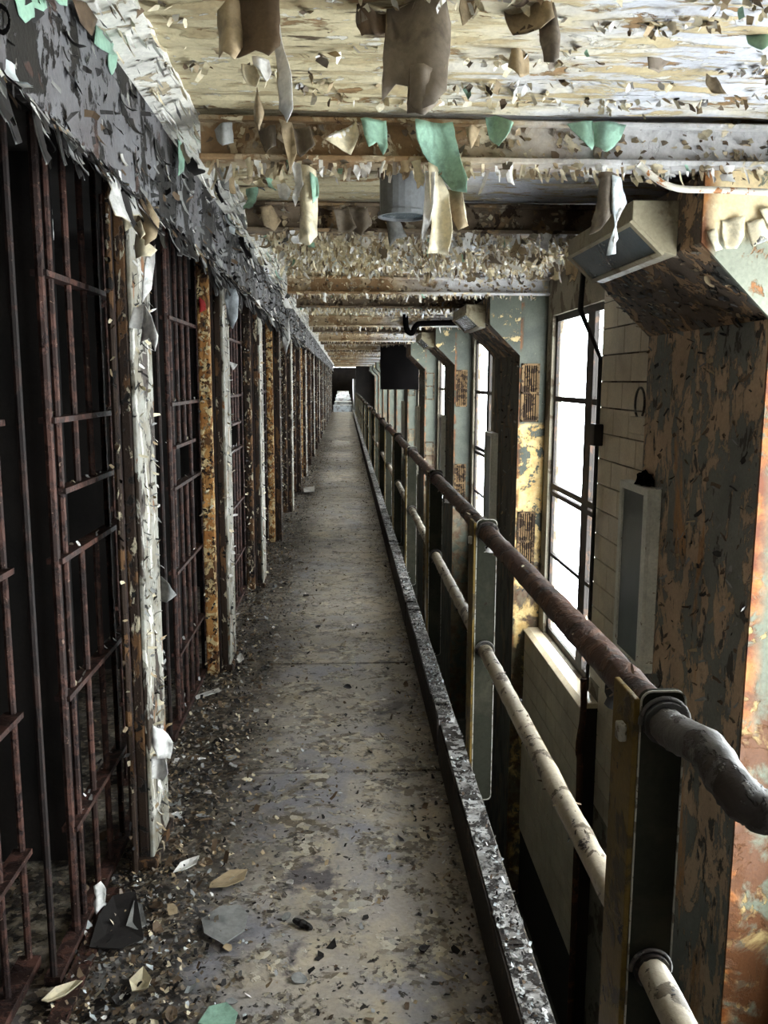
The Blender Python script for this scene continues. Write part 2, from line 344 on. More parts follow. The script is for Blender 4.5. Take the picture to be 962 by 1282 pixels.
# ceiling: board-marked slab with a gentle ripple across the gallery
m = MB(); ys = []; y = YB
while y < YE+9: ys.append(y); y += (.022 if .8 < y < 8 else .09)
xs = [-.63+(XW+.09+.63)*i/22 for i in range(23)]
def rip(x, y):
    return .006*math.sin(y*2*math.pi/.17)+.004*math.sin(y*2*math.pi/.061+x*.7)*(.5+mnoise.noise((x*1.3, y*2, 0)))+.007*mnoise.noise((x*2.2, y*7, 3))
for y in ys:
    for x in xs: m.v.append((x, y, ZC+.008+(rip(x, y) if .8 < y < 8 else 0)))
nx = len(xs)
for j in range(len(ys)-1):
    for i in range(nx-1): m.f.append((j*nx+i, (j+1)*nx+i, (j+1)*nx+i+1, j*nx+i+1)); m.m.append(0)
m.box(-3.2, XW+.09, YB, YE+9, ZC+.05, ZC+.2)
ceiling = tag(m.build('ceiling', M['ceil'], smooth=False), 'cream and white ceiling with streaked peeling paint', 'ceiling', kind='structure')
# outer wall with window openings
m = MB()
for k in range(NB0, NB1+2):
    y0 = pier(k)-BAY; y1 = pier(k)
    if k <= NB0: m.box(XW, XW+.09, YB-.2, y1, -3, ZC+.05); continue
    if k > NB1:
        m.box(XW, XW+.09, y0, YE+1, -3, ZC+.05); m.box(XW, XW+.09, YE+6, YE+9, -3, ZC+.05); m.box(XW, XW+.09, YE+1, YE+6, -3, 1.0); m.box(XW, XW+.09, YE+1, YE+6, 2.2, ZC+.05); continue
    a, b = win(k)
    m.box(XW, XW+.09, y0, a, -3, ZC+.05); m.box(XW, XW+.09, b, y1, -3, ZC+.05)
    m.box(XW, XW+.09, a, b, -3, WZ0); m.box(XW, XW+.09, a, b, WZ1, ZC+.05)
wall_right = tag(m.build('wall_right', M['wall']), 'outer wall of pale tile between the windows', 'wall', kind='structure')
# tiles on the wall in the bay in front of the second pillar
TH, TL = .165, .305
tm = MB(); tm.box(-.012, 0, .004, TL-.004, .005, TH-.005); tmesh = tm.mesh('tile', M['tile'])
y0 = pier(0)+PIERT+.002
tsz = (win(1)[0]-.02-y0)
nT = 5; tl = tsz/nT
for j in range(-7, 15):
    for i in range(-1, nT+1):
        o_ = (tl*.5 if j % 2 else 0)
        a = max(y0, y0+i*tl+o_); b = min(y0+tsz, y0+(i+1)*tl+o_)
        z = j*TH
        if z < -.46: b = min(b, 5.285)
        if b-a < .02 or z+TH > ZC-.02: continue
        inst('tile', tmesh, wall_right, (XW, a, z), sc=(1, (b-a)/TL, 1))
# back wall behind the viewer, cell-side walls
m = MB(); m.box(-3.2, XW+.09, YB-.2, YB, -3, ZC+.2); tag(m.build('wall_back', M['wall']), 'plaster wall closing the gallery behind the viewer', 'wall', kind='structure')
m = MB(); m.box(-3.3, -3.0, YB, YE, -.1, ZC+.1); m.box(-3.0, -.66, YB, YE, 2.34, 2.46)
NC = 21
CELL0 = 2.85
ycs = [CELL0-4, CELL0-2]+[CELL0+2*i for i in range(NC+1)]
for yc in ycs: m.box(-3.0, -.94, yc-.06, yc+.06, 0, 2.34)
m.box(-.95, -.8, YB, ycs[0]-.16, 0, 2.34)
wall_left = tag(m.build('wall_left', M['dark']), 'dark cell walls behind the bars', 'wall', kind='structure')
# door housing fascia above the cells (long grey peeling box) in sections, plus the pale sloping cornice
fas_edges = [YB]+[ycs[i]+.08 for i in range(len(ycs))]
fascias = []
for i, (a, b) in enumerate(zip(fas_edges[:-1], fas_edges[1:])):
    m = MB(); jx = rnd(-.006, .006); m.box(XF-.03, XF+jx, a, b-.006, 2.168+rnd(-.006, .006), 2.462); m.box(-.66, XF-.03, a, b-.006, 2.44, 2.462)
    f = m.build('trim_%d' % (i+1), M['fascia'], bevel=.006)
    tag(f, 'grey peeling door-housing fascia section %s' % ('above the nearest barred doors' if 2 <= i <= 3 else 'along the cell fronts'), 'fascia', kind='structure'); fascias.append((a, b, f))
m = MB(); m.prism([(-.66, 2.463), (XF-.004, 2.463), (XF+.115, ZC+.0), (XF+.115, ZC+.04), (-.66, ZC+.04)], 1, YB, YE)
cove = tag(m.build('trim_%d' % (len(fascias)+1), M['cove']), 'whitish sloping cornice strip along the top of the fascia', 'cornice', kind='structure')
# kerb (toe plate) along the gallery edge, in lengths between the railing posts
POST0, PSP = 1.52, 2.028
posts = [POST0+PSP*i for i in range(-2, 22)]
kerbs = []
for i, (a, b) in enumerate(zip(posts[:-1], posts[1:])):
    m = MB(); n = 12 if b < 14 else 1
    for s_ in range(n):
        ya = a+.03+(b-a-.06)*s_/n; yb = a+.03+(b-a-.06)*(s_+1)/n
        m.box(.4135, .484+rnd(-.003, .003), ya, yb, 0, .175+rnd(-.006, .006))
    k_ = MB(); k_.box(.406, .4135, a+.03, b-.03, 0, .168)
    o = m.build('trim_%d' % (30+i), M['curb'])
    tag(o, 'flaking toe kerb length along the railing', 'kerb', kind='structure'); kerbs.append((a, b, o))
    k_.build('kerb_side', M['curb_in'], o)
# end of the gallery: portal, steps beyond
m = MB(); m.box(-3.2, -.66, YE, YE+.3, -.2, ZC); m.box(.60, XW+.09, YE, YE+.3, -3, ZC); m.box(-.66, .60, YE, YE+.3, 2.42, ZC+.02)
m.box(-1.5, -1.4, YE+.3, YE+1.5, -.2, ZC); m.box(-1.5, -1.4, YE+5, YE+9, -.2, ZC); m.box(-1.5, -1.4, YE+1.5, YE+5, -.2, .9); m.box(-1.5, -1.4, YE+1.5, YE+5, 2.3, ZC); m.box(-1.5, XW+.09, YE+8.8, YE+9, -.2, ZC)  # side wall opening added so sky light reaches the steps
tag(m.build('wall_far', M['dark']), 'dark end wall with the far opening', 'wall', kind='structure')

# ================================================================== LOOSE PAINT builders
FN = list(FL.keys()); FM = [FL[n] for n in FN]; FI = {n: i for i, n in enumerate(FN)}
def pick(ws):
    t = random.random()*sum(w for _, w in ws)
    for n, w in ws:
        t -= w
        if t <= 0: return FI[n]
    return FI[ws[-1][0]]
def flake(mb, p, d, w, l, nrm, mi, curl=.4):
    """a small bent flake: fixed at p, running along d for l, width w, curling towards nrm"""
    p = Vector(p); d = Vector(d).normalized(); nrm = Vector(nrm).normalized()
    s = d.cross(nrm)
    if s.length < 1e-4: s = Vector((1, 0, 0))
    s.normalize()
    b = len(mb.v); l2 = l*rnd(.4, .6)
    q = p+d*l2+nrm*curl*l*.25+s*rnd(-.2, .2)*w; e = p+d*l*rnd(.8, 1.1)+nrm*curl*l+s*rnd(-.4, .4)*w
    for c, ww in ((p, w*rnd(.4, .7)), (q, w*rnd(.4, .8)), (e, w*rnd(.12, .6))):
        mb.v += [tuple(c-s*ww+d*rnd(-.18, .18)*l), tuple(c+s*ww+d*rnd(-.18, .18)*l)]
    mb.f += [(b, b+1, b+3, b+2), (b+2, b+3, b+5, b+4)]; mb.m += [mi, mi]
def stuff(mb, parent, name='paint_flakes'):
    if not mb.f: return
    o = mb.build(name, FM, parent); o['kind'] = 'stuff'; return o
def outline(name, pts, Y, front, back, parent, bulge=.03, curl=.0, tilt=0.0, th=.0018, plane=None, seed=0, depthfn=None):
    """a peeled sheet of paint: outline from the photograph, standing at depth Y, bent and curled in depth, with thickness"""
    P = [at_y(x, y, Y) if plane is None else plane(x, y) for x, y in pts]
    ar = sum(pts[i][0]*pts[(i+1) % len(pts)][1]-pts[(i+1) % len(pts)][0]*pts[i][1] for i in range(len(pts)))
    if ar > 0: P = P[::-1]                       # faces look at the viewer's side
    bm = bmesh.new(); vs_ = [bm.verts.new(p) for p in P]; f = bm.faces.new(vs_)
    bmesh.ops.triangulate(bm, faces=[f])
    for _ in range(3):
        L = sorted((e.calc_length() for e in bm.edges)); mx_ = L[-1]
        big = [e for e in bm.edges if e.calc_length() > mx_*.55 and e.calc_length() > .012]
        if not big: break
        bmesh.ops.subdivide_edges(bm, edges=big, cuts=1)
        bmesh.ops.triangulate(bm, faces=bm.faces[:])
    zs = [v.co.z for v in bm.verts]; xs_ = [v.co.x for v in bm.verts]
    z0, z1 = min(zs), max(zs); x0, x1 = min(xs_), max(xs_); hh = max(z1-z0, .01); ww = max(x1-x0, .01)
    for v in bm.verts:
        t = (z1-v.co.z)/hh; u = (v.co.x-x0)/ww-.5
        n = mnoise.noise((v.co.x*14+seed*3, v.co.z*14, seed))
        dy = -bulge*math.sin(math.pi*u*1.6+seed)-curl*t*t-tilt*t+n*.35*bulge
        if plane is None: v.co.y += dy
        else: v.co.x += -dy
        v.co.x += mnoise.noise((v.co.z*40, v.co.x*40, seed))*.003; v.co.z += mnoise.noise((v.co.x*50, seed, v.co.z*50))*.003
    me = bpy.data.meshes.new(name); bm.normal_update(); bm.to_mesh(me); bm.free()
    me.materials.append(FL[front]); me.materials.append(FL[back])
    c = Vector(P[0]); me.transform(Matrix.Translation(-c))
    o = bpy.data.objects.new(name, me); col.objects.link(o)
    if parent: o.parent = parent; o.location = c-wloc(parent)
    else: o.location = c
    me.polygons.foreach_set('use_smooth', [True]*len(me.polygons))
    sd = o.modifiers.new('thickness', 'SOLIDIFY'); sd.thickness = th; sd.offset = 0; sd.material_offset = 1
    return o

# ================================================================== CEILING BEAMS
beams = []
where = {0: 'nearest, hung with mint green paint sheets', 1: 'next to the pillar with the bright window'}
def beam(Y, label, dark=False, n=0):
    t = thing('ceiling_beam', label, 'beam', (.5, Y, ZB), 'beams crossing the gallery ceiling')
    mt = M['beam_dark'] if dark else M['beam']
    m = MB(); m.box(XF+.125, XW-.002, Y+.03, Y+.06, ZB+.018, ZC-.004); m.build('web', mt, t)
    m = MB(); m.box(XF+.125, XW-.002, Y-.015, Y+.105, ZB, ZB+.018); m.build('bottom_flange', mt, t, bevel=.004)
    m = MB(); m.box(XF+.125, XW-.002, Y-.005, Y+.095, ZC-.030, ZC-.018); m.build('top_flange', mt, t)
    return t
for k in range(-2, 10):
    pos_ = 'behind the viewer' if k < 0 else ('nearest to the viewer, hung with mint green paint sheets' if k == 0 else 'at the front of the %s pillar from the viewer' % ['', 'second', 'third', 'fourth', 'fifth', 'sixth', 'seventh', 'eighth', 'ninth', 'tenth'][k])
    b = beam(pier(k)-.03, 'peeling steel ceiling beam '+pos_); beams.append((pier(k)-.03, b, False))
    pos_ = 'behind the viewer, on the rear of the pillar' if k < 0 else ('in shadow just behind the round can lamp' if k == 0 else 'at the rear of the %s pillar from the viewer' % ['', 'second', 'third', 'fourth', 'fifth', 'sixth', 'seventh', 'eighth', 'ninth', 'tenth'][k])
    b = beam(pier(k)+PIERT+.1, 'shade-toned ceiling beam '+pos_, True); beams.append((pier(k)+PIERT+.1, b, True))

# ================================================================== PILLARS with haunches
ordn = ['nearest rust-streaked', 'second', 'third', 'fourth', 'fifth', 'sixth', 'seventh', 'eighth', 'ninth', 'tenth']
pillars = []
for k in range(-2, 10):
    Y = pier(k)
    lab = ('grey pillar with angled haunch behind the viewer' if k < 0 else
           'wide grey pillar with brown peeling side, nearest at the right edge' if k == 0 else
           'grey-green pillar with a cream peeled patch between two vents, beside the bright window' if k == 1 else
           '%s grey-green pillar from the viewer along the outer wall' % ordn[k])
    t = thing('pillar', lab, 'pillar', (XP, Y, -3.0), 'pillars along the outer wall')
    if k >= 0:
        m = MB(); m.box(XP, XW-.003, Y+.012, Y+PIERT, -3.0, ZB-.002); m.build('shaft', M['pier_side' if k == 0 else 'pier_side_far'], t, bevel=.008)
        hp = [(XP, 1.86), (1.19, 2.11), (1.19, ZB-.002), (XP, ZB-.002)]
        m = MB(); m.prism([(x-.0, z) for x, z in hp], 1, Y+.012, Y+PIERT); m.build('haunch', M['haunch'], t, bevel=.006)
        m = MB(); m.prism(hp, 1, Y, Y+.012); m.build('haunch_front', M['haunch_front_rust' if k == 0 else 'haunch_front'], t)
        m = MB(); m.box(XP, XW-.003, Y, Y+.012, -3.0, ZB-.002); m.build('front_plate', M['pier_front_rust' if k == 0 else 'pier_front_patch' if k == 1 else 'pier_front'], t)
    else:
        m = MB(); m.box(XP, XW-.003, Y, Y+PIERT, -3.0, ZB-.002); m.build('shaft', M['pier_side'], t)
    if 1 <= k <= 4:
        for (z0, z1, nm) in ((1.317, 1.795, 'vent_grille'), (.05, .56, 'vent_grille')):
            g = MB(); x0, x1 = 1.462, 1.612
            for (a, b, c, d) in ((x0, x1, z1-.015, z1), (x0, x1, z0, z0+.015), (x0, x0+.014, z0, z1), (x1-.014, x1, z0, z1), (x0, x1, (z0+z1)/2-.008, (z0+z1)/2+.008)):
                g.box(a, b, Y-.014, Y-.0005, c, d)
            go = g.build(nm, M['vent'], t)
            if k <= 2:
                bk = MB(); bk.box(x0+.002, x1-.002, Y-.003, Y-.0006, z0+.002, z1-.002); bk.build('vent_backing', M['black'], go)
                for i in range(7):
                    xx = x0+.02+(x1-x0-.04)*i/6
                    s_ = MB(); s_.box(xx-.0045, xx+.0045, Y-.010, Y-.004, z0+.01, z1-.01); s_.build('vent_bar', M['vent'], go)
    pillars.append((k, Y, t))
# ================================================================== WINDOWS
for n, k in enumerate(range(NB0+1, NB1+1)):
    a, b = win(k); X0 = XW+.030; X1 = XW+.052
    t = thing('window_%d' % (n+1), ('tall steel window glowing white with daylight beside the tiled wall' if k == 1 else 'steel window with daylight in the outer wall, %s' % ('out of view beside the viewer' if k < 1 else 'deeper along the gallery')), 'window', (XW, (a+b)/2, WZ0), kind='structure')
    fr = MB(); wd_ = .05
    fr.box(X0, X1, a, a+wd_, WZ0, WZ1); fr.box(X0, X1, b-wd_, b, WZ0, WZ1); fr.box(X0, X1, a, b, WZ1-wd_, WZ1); fr.box(X0, X1, a, b, WZ0, WZ0+.06)
    fr.build('window_frame', M['frame'], t)
    mul = [a+.36]; mw = .085
    ye = [a+wd_]+[v for y in mul for v in (y-mw, y+mw)]+[b-wd_]
    for y in mul:
        q = MB(); q.box(X0-.01, X1, y-mw, y+mw, WZ0+.06, WZ1-wd_); q.build('mullion', M['frame'], t)
    tr = [(1.512, .02), (.78, .05), (.24, .014)]
    for z, h in tr:
        q = MB()
        if h > .04: q.box(X0-.012, X1, a+wd_, b-wd_, z-h, z-h*.3); q.box(X0-.012, X1, a+wd_, b-wd_, z+h*.1, z+h)
        else: q.box(X0-.006, X1, a+wd_, b-wd_, z-h, z+h)
        q.build('transom', M['frame'], t)
    ze = [WZ0+.06, .226, .254, .73, .83, 1.492, 1.532, WZ1-wd_]
    for i in range(0, len(ye), 2):
        for j in range(0, len(ze), 2):
            q = MB(); q.box(X0+.009, X0+.013, ye[i], ye[i+1], ze[j], ze[j+1]); q.build('pane', M['glass'], t)
    if k in (1, 2):
        sc_ = MB()
        yy = a-.1
        while yy < b+.8: sc_.box(XW+.60, XW+.615, yy, yy+.022, WZ0-.3, WZ1+.6); yy += .19
        zz = WZ0-.2
        while zz < WZ1+.6: sc_.box(XW+.60, XW+.615, a-.1, b+.8, zz, zz+.022); zz += .25
        sc_.box(XW+.09, XW+.61, a-.1, a-.07, WZ0-.3, WZ0-.25); sc_.box(XW+.09, XW+.61, b+.7, b+.73, WZ0-.3, WZ0-.25)
        sc_.build('outer_screen', M['outer_bar'], t)

# ================================================================== RAILING
XR, ZT, ZM = .605, 1.012, .496
rail = thing('railing', 'long rusted pipe railing on flat steel posts along the gallery edge', 'railing', (XR, POST0, 0))
def pipe(name, pts, r, mat, seg=.12, jit=.05, n=12, parent=rail):
    P = []; pts = [Vector(p) for p in pts]
    for a, b in zip(pts[:-1], pts[1:]):
        k = max(1, int((b-a).length/seg)); P += [a+(b-a)*i/k for i in range(k)]
    P.append(pts[-1]); q = MB(); q.tube(P, r, n, jit=jit); return q.build(name, mat, parent, smooth=True)
p0 = posts[2]                                   # nearest post in view
e1 = at_x(884, 938, XR+.002); e2 = at_x(916, 984, XR+.006); e3 = at_y(944, 1009, e2.y-.02); e4 = at_y(985, 1019, e2.y-.028)
q = MB(); q.tube(smooth_path([(XR, p0+.02, ZT), (XR, p0-.05, ZT-.001), e1, e2, e3, e4, (XR+.32, e2.y-.03, e4.z-.002), (XW-.004, e2.y-.03, e4.z-.002)], 8), .0345, 16, jit=.07); q.build('top_rail', M['rail_grey'], rail, smooth=True)
pipe('top_rail', [(XR, p0+.02, ZT), (XR, posts[4]+.02, ZT)], .037, M['rail_rust'], .06, .07, 14)
pipe('top_rail', [(XR, posts[4]+.02, ZT), (XR, YE-.6, ZT)], .036, M['rail_rust'], .3, .07, 10)
pipe('middle_rail', [(XR, .2, ZM), (XR, posts[4], ZM)], .030, M['rail_cream'], .06, .07, 14)
pipe('middle_rail', [(XR, posts[4], ZM), (XR, YE-.6, ZM)], .029, M['rail_cream'], .3, .07, 10)
def rrect(x0, x1, z0, z1, r, n=5):
    P = []
    for cx, cz, a0 in ((x1-r, z1-r, 0), (x0+r, z1-r, 90), (x0+r, z0+r, 180), (x1-r, z0+r, 270)):
        for i in range(n+1):
            a = R(a0+90*i/n); P.append((cx+r*math.cos(a), cz+r*math.sin(a)))
    return P
for i, Y in enumerate(posts):
    if Y < 1: continue
    x0, x1, z0, z1 = .559, .648, -.20, 1.072
    q = MB(); q.prism(rrect(x0, x1, z0, z1, .022), 1, Y, Y+.010); pl = q.build('post', M['post'], rail, loc=Vector((XR, Y, 0)))
    ed = MB(); P = rrect(x0, x1, z0, z1, .022); P2 = rrect(x0+.003, x1-.003, z0+.003, z1-.003, .02); n = len(P)
    for a in range(n):
        b = (a+1) % n
        ed.poly([(P[a][0], Y-.0035, P[a][1]), (P[b][0], Y-.0035, P[b][1]), (P2[b][0], Y-.0035, P2[b][1]), (P2[a][0], Y-.0035, P2[a][1])])
        ed.poly([(P[a][0], Y-.0035, P[a][1]), (P[a][0], Y, P[a][1]), (P[b][0], Y, P[b][1]), (P[b][0], Y-.0035, P[b][1])])
        ed.poly([(P2[a][0], Y-.0035, P2[a][1]), (P2[b][0], Y-.0035, P2[b][1]), (P2[b][0], Y, P2[b][1]), (P2[a][0], Y, P2[a][1])])
    ed.build('plate_edge', M['post_edge'], pl)
    q = MB(); q.box(.548, .560, Y, Y+.125, -.16, 1.055); q.build('post_flange', M['post_yellow'], pl, bevel=.003)
    for z, r in ((ZT, .037), (ZM, .030)):
        q = MB()
        P = [(XR+(r+.010)*math.cos(R(a)), Y-.008, z+(r+.010)*math.sin(R(a))) for a in range(-10, 200, 15)]
        q.tube(P, .0045, 6); q.build('clamp_hoop', M['rail_grey'], pl, smooth=True)
        q = MB(); q.tube([(XR, Y-.02, z), (XR, Y+.03, z)], r+.006, 14); q.build('rail_collar', M['rail_grey'], pl, smooth=True)
    if i <= 5:
        q = MB(); q.box(.532, .548, Y+.03, Y+.06, .955, .99); q.build('post_lug', M['post_edge'], pl, bevel=.004)

# ================================================================== CELL FRONTS
def bar_tube(x, y, z0, z1, r=.0105): q = MB(); q.tube([(x, y, z0), (x, y, z1)], r, 8); return q
HZ = [1.93, 1.54, 1.15, .75, .35]
def cell_door(ys, label, detail=True, slot=True):
    """sliding barred door: ys is the bar-side edge of its dark lock stile"""
    t = thing('cell_door', label, 'door', (XL, ys, .0), 'sliding barred cell doors')
    X = XL; y1 = ys+.745; z1 = 2.33
    by = [ys+.078+.152*i for i in range(4)]
    parts = []
    parts.append(('lock_edge_bar', bar_tube(X, ys-.20, .015, z1, .010), M['rust_dark']))
    if ys > 3: parts.append(('end_bar', bar_tube(X, y1-.01, .015, z1, .010), M['rust_dark']))
    parts.append(('edge_bar', bar_tube(X, ys, .015, z1, .013), M['rust']))
    for j, y in enumerate(by):
        if slot and j in (1, 2):
            parts.append(('bar', bar_tube(X, y, 1.34, z1), M['rust'])); parts.append(('bar', bar_tube(X, y, .03, 1.15), M['rust']))
        else: parts.append(('bar', bar_tube(X, y, .03, z1), M['rust']))
    for z in HZ:
        q = MB(); q.box(X-.024, X+.02, ys-.005, y1-.02, z-.008, z+.008); parts.append(('cross_bar', q, M['rust']))
    q = MB(); q.box(X-.024, X+.022, ys+.05, ys+.57, 1.332, 1.348); parts.append(('slot_shelf', q, M['rust']))
    q = MB(); q.box(X-.024, X+.02, ys-.21, y1, .004, .03); parts.append(('bottom_rail', q, M['rust']))
    if detail:
        for n, q, m in parts: q.build(n, m, t, smooth=False)
        fb = MB()
        for _ in range(60):
            z = random.choice(HZ[1:]+[1.34, .03]); flake(fb, (X+rnd(-.02, .015), ys+rnd(.02, .70 if z != 1.34 else .55), z+.009), (rnd(-1, 1), rnd(-1, 1), rnd(.05, .6)), rnd(.004, .010), rnd(.008, .020), (0, 0, 1), pick([('white', 3), ('cream', 2), ('grey', 2), ('brown', 2)]))
        stuff(fb, t)
    else:
        big = MB()
        for n, q, m in parts:
            o = len(big.v); big.v += q.v; big.f += [tuple(o+i for i in f) for f in q.f]; big.m += [0]*len(q.f)
        big.build('barred_panel', M['rust'], t)
    return t
def fixed_grille(ya, yb, label, detail=True):
    t = thing('fixed_grille', label, 'grille', (-.90, ya, 0), 'fixed cell grilles behind the doors')
    X = -.90; parts = []
    n = max(2, int((yb-ya)/.145))
    for i in range(n+1): parts.append(('bar', bar_tube(X, ya+(yb-ya)*i/n, 0, 2.33), M['rust']))
    for z in HZ: q = MB(); q.box(X-.025, X+.025, ya-.01, yb+.01, z-.008, z+.008); parts.append(('cross_bar', q, M['rust']))
    q = MB(); q.box(X-.03, X+.03, ya-.01, yb+.01, .0, .03); parts.append(('bottom_rail', q, M['rust']))
    if detail:
        for nm, q, m in parts: q.build(nm, m, t)
    else:
        big = MB()
        for nm, q, m in parts:
            o = len(big.v); big.v += q.v; big.f += [tuple(o+i for i in f) for f in q.f]; big.m += [0]*len(q.f)
        big.build('barred_panel', M['rust'], t)
    return t
cardinal = ['first', 'second', 'third', 'fourth', 'fifth', 'sixth', 'seventh', 'eighth', 'ninth', 'tenth', 'eleventh', 'twelfth', 'thirteenth', 'fourteenth', 'fifteenth', 'sixteenth', 'seventeenth', 'eighteenth', 'nineteenth', 'twentieth', 'twenty-first', 'twenty-second', 'twenty-third', 'twenty-fourth']
pilasters = []
for i in range(-2, NC+1):
    yc = CELL0+2*i
    if i < 0: lab = 'flaking steel cell post behind the viewer'
    elif i == 0: lab = 'pale peeling steel cell post nearest the viewer, hung with tan and white paint'
    elif i == 1: lab = 'orange rusted cell post with a pale face beside the second barred door'
    else: lab = 'brown flaking steel cell post, %s along the cell row from the viewer' % cardinal[i]
    t = thing('cell_post', lab, 'post', (-.72, yc, 0), 'steel posts between the cells')
    pm, am = (M['pil_pale'], M['pil_dark']) if i == 0 else (M['pil_pale'], M['pil_orange']) if i == 1 else (M['pil_pale'] if i % 2 == 0 else M['pil_dark'], M['pil_dark'] if i % 3 else M['pil_orange'])
    q = MB(); q.box(-.705, -.67, yc-.12, yc+.14, 0, 2.338); q.build('post_body', M['pil_dark'], t, bevel=.006)
    q = MB(); q.box(-.6695, -.655, yc-.118, yc+.138, 0, 2.338); q.build('face_plate', pm, t, bevel=.004)
    q = MB(); q.box(*((-.722, -.700, yc-.165, yc-.145) if i == 0 else (-.78, -.715, yc-.20, yc-.145)), 0, 2.338); q.build('angle_post', am, t, bevel=.012)
    q = MB(); q.box(-.722, -.705, yc-.145, yc-.12, 0, 2.338); q.build('web', M['rust_dark'], t)
    if i < 3:
        q = MB(); q.box(-.735, -.642, yc-.142, yc+.155, 0, .04); q.build('base_shoe', M['pil_dark'], t, bevel=.006)
    pilasters.append((i, yc, t))
for i in range(-1, NC):
    yc = CELL0+2*i                              # cell between post i and i+1
    ys = 2.365 if i == -1 else yc+1.116
    cell_door(ys, ('dark rusted barred sliding door nearest the viewer with an open food slot' if i == -1 else
                   'reddish barred sliding door between the pale post and the orange post' if i == 0 else
                   'rusted barred sliding door of the %s cell along the row' % cardinal[i+1]), i < 5)
    if i == -1: fixed_grille(1.0, 2.24, 'fixed rusted grille at the left edge, behind the nearest door')
    elif i < 8: fixed_grille(yc+.5, yc+.93, 'narrow fixed grille behind the barred door of the %s cell along the row' % cardinal[i+1], i < 2)
q = MB(); q.box(-.775, -.725, .6, 2.6, .0, .014); sill = q.build('door_sill', M['rust'], loc=Vector((-.775, 1.7, 0))); tag(sill, 'flat rusted sill plate under the nearest barred door', 'sill')

# ================================================================== FITTINGS ON THE OUTER WALL
def cabinet(k, label):
    Y = pier(k); t = thing('wall_cabinet', label, 'cabinet', (XP, Y+1.0, .29), 'white framed cabinets on the pillars')
    y0, y1, z0, z1, X = Y+.90, Y+1.30, .29, 1.165, 1.385
    q = MB(); q.box(X+.012, XP-.0005, y0, y1, z0, z1); q.build('body', M['box_white'], t, bevel=.004)
    for (a, b, c, d) in ((y0, y1, z1-.035, z1), (y0, y1, z0, z0+.035), (y0, y0+.055, z0+.035, z1-.035), (y1-.045, y1, z0+.035, z1-.035)):
        q = MB(); q.box(X-.006, X+.0125, a, b, c, d); q.build('frame_strip', M['box_white'], t, bevel=.003)
    q = MB(); q.box(X+.004, X+.0125, y0+.055, y1-.045, z0+.035, z1-.035); q.build('panel', M['box_glass'], t)
    return t
cabinet(0, 'tall white framed cabinet with grey panel on the nearest pillar')
for k in (1, 2, 3, 4): cabinet(k, 'tall framed cabinet with grey panel on the %s pillar from the viewer' % cardinal[k])
A_ = at_y(792, 275, 3.10); B_ = at_y(832, 316, 3.10); FLEN = at_x(712, 310, A_.x).y-3.10
def flood(k, label):
    Y = pier(k)+.21; L = FLEN
    t = thing('flood_lamp', label, 'lamp', (1.185, Y, 2.28), 'angled lamps on the pillar haunches')
    ax_, az_, bx_, bz_ = A_.x, A_.z, B_.x, B_.z
    prof = [(ax_, az_), (bx_, bz_), (1.1895, bz_-.012), (1.1895, 2.285), (ax_, 2.285)]
    q = MB(); q.prism(prof, 1, Y, Y+L); q.build('housing', M['lamp_body'], t, bevel=.004)
    dx, dz = bx_-ax_, bz_-az_; nl = math.hypot(dx, dz); nxx, nzz = dz/nl, -dx/nl
    def strip(u0, u1, ya, yb, th):
        P = [(ax_+dx*u0, az_+dz*u0), (ax_+dx*u1, az_+dz*u1)]
        return MB().prism([P[0], P[1], (P[1][0]+nxx*th, P[1][1]+nzz*th), (P[0][0]+nxx*th, P[0][1]+nzz*th)], 1, ya, yb)
    strip(.08, .92, Y+.03, Y+L-.03, .004).build('lens', M['lamp_glass'], t)
    for a in ((0, .09, Y, Y+L), (.91, 1.02, Y, Y+L), (.09, .91, Y, Y+.03), (.09, .91, Y+L-.03, Y+L)):
        strip(a[0], a[1], a[2], a[3], .012).build('lens_frame', M['lamp_body'], t)
    return t
flood(0, 'beige wedge-shaped flood lamp with blue-grey lens on the nearest pillar')
for k in (1, 2): flood(k, 'wedge-shaped flood lamp on the %s pillar from the viewer' % cardinal[k])
# round can lamp hanging between the first pair of beams
c = at_y(505, 272, 3.5); t = thing('can_lamp', 'grey cylindrical can lamp hanging under the ceiling behind the nearest beam', 'lamp', (c.x, 3.5, ZC))
q = MB(); zb = c.z
def lathe(prof, cx, cy, n=24):
    mb = MB()
    for r, z in prof:
        for i in range(n): mb.v.append((cx+r*math.cos(2*math.pi*i/n), cy+r*math.sin(2*math.pi*i/n), z))
    for j in range(len(prof)-1):
        for i in range(n):
            k = (i+1) % n; mb.f.append((j*n+i, j*n+k, (j+1)*n+k, (j+1)*n+i)); mb.m.append(0)
    return mb
lathe([(.0, ZC+.006), (.093, ZC+.006), (.093, zb+.014), (.0, zb+.05)], c.x, 3.5).build('can_body', M['can'], t, smooth=False)
lathe([(.091, zb+.016), (.101, zb+.016), (.101, zb), (.091, zb), (.091, zb+.016)], c.x, 3.5).build('rim', M['can'], t)
lathe([(.0, zb+.01), (.091, zb+.01)], c.x, 3.5).build('lens', M['lamp_glass'], t)
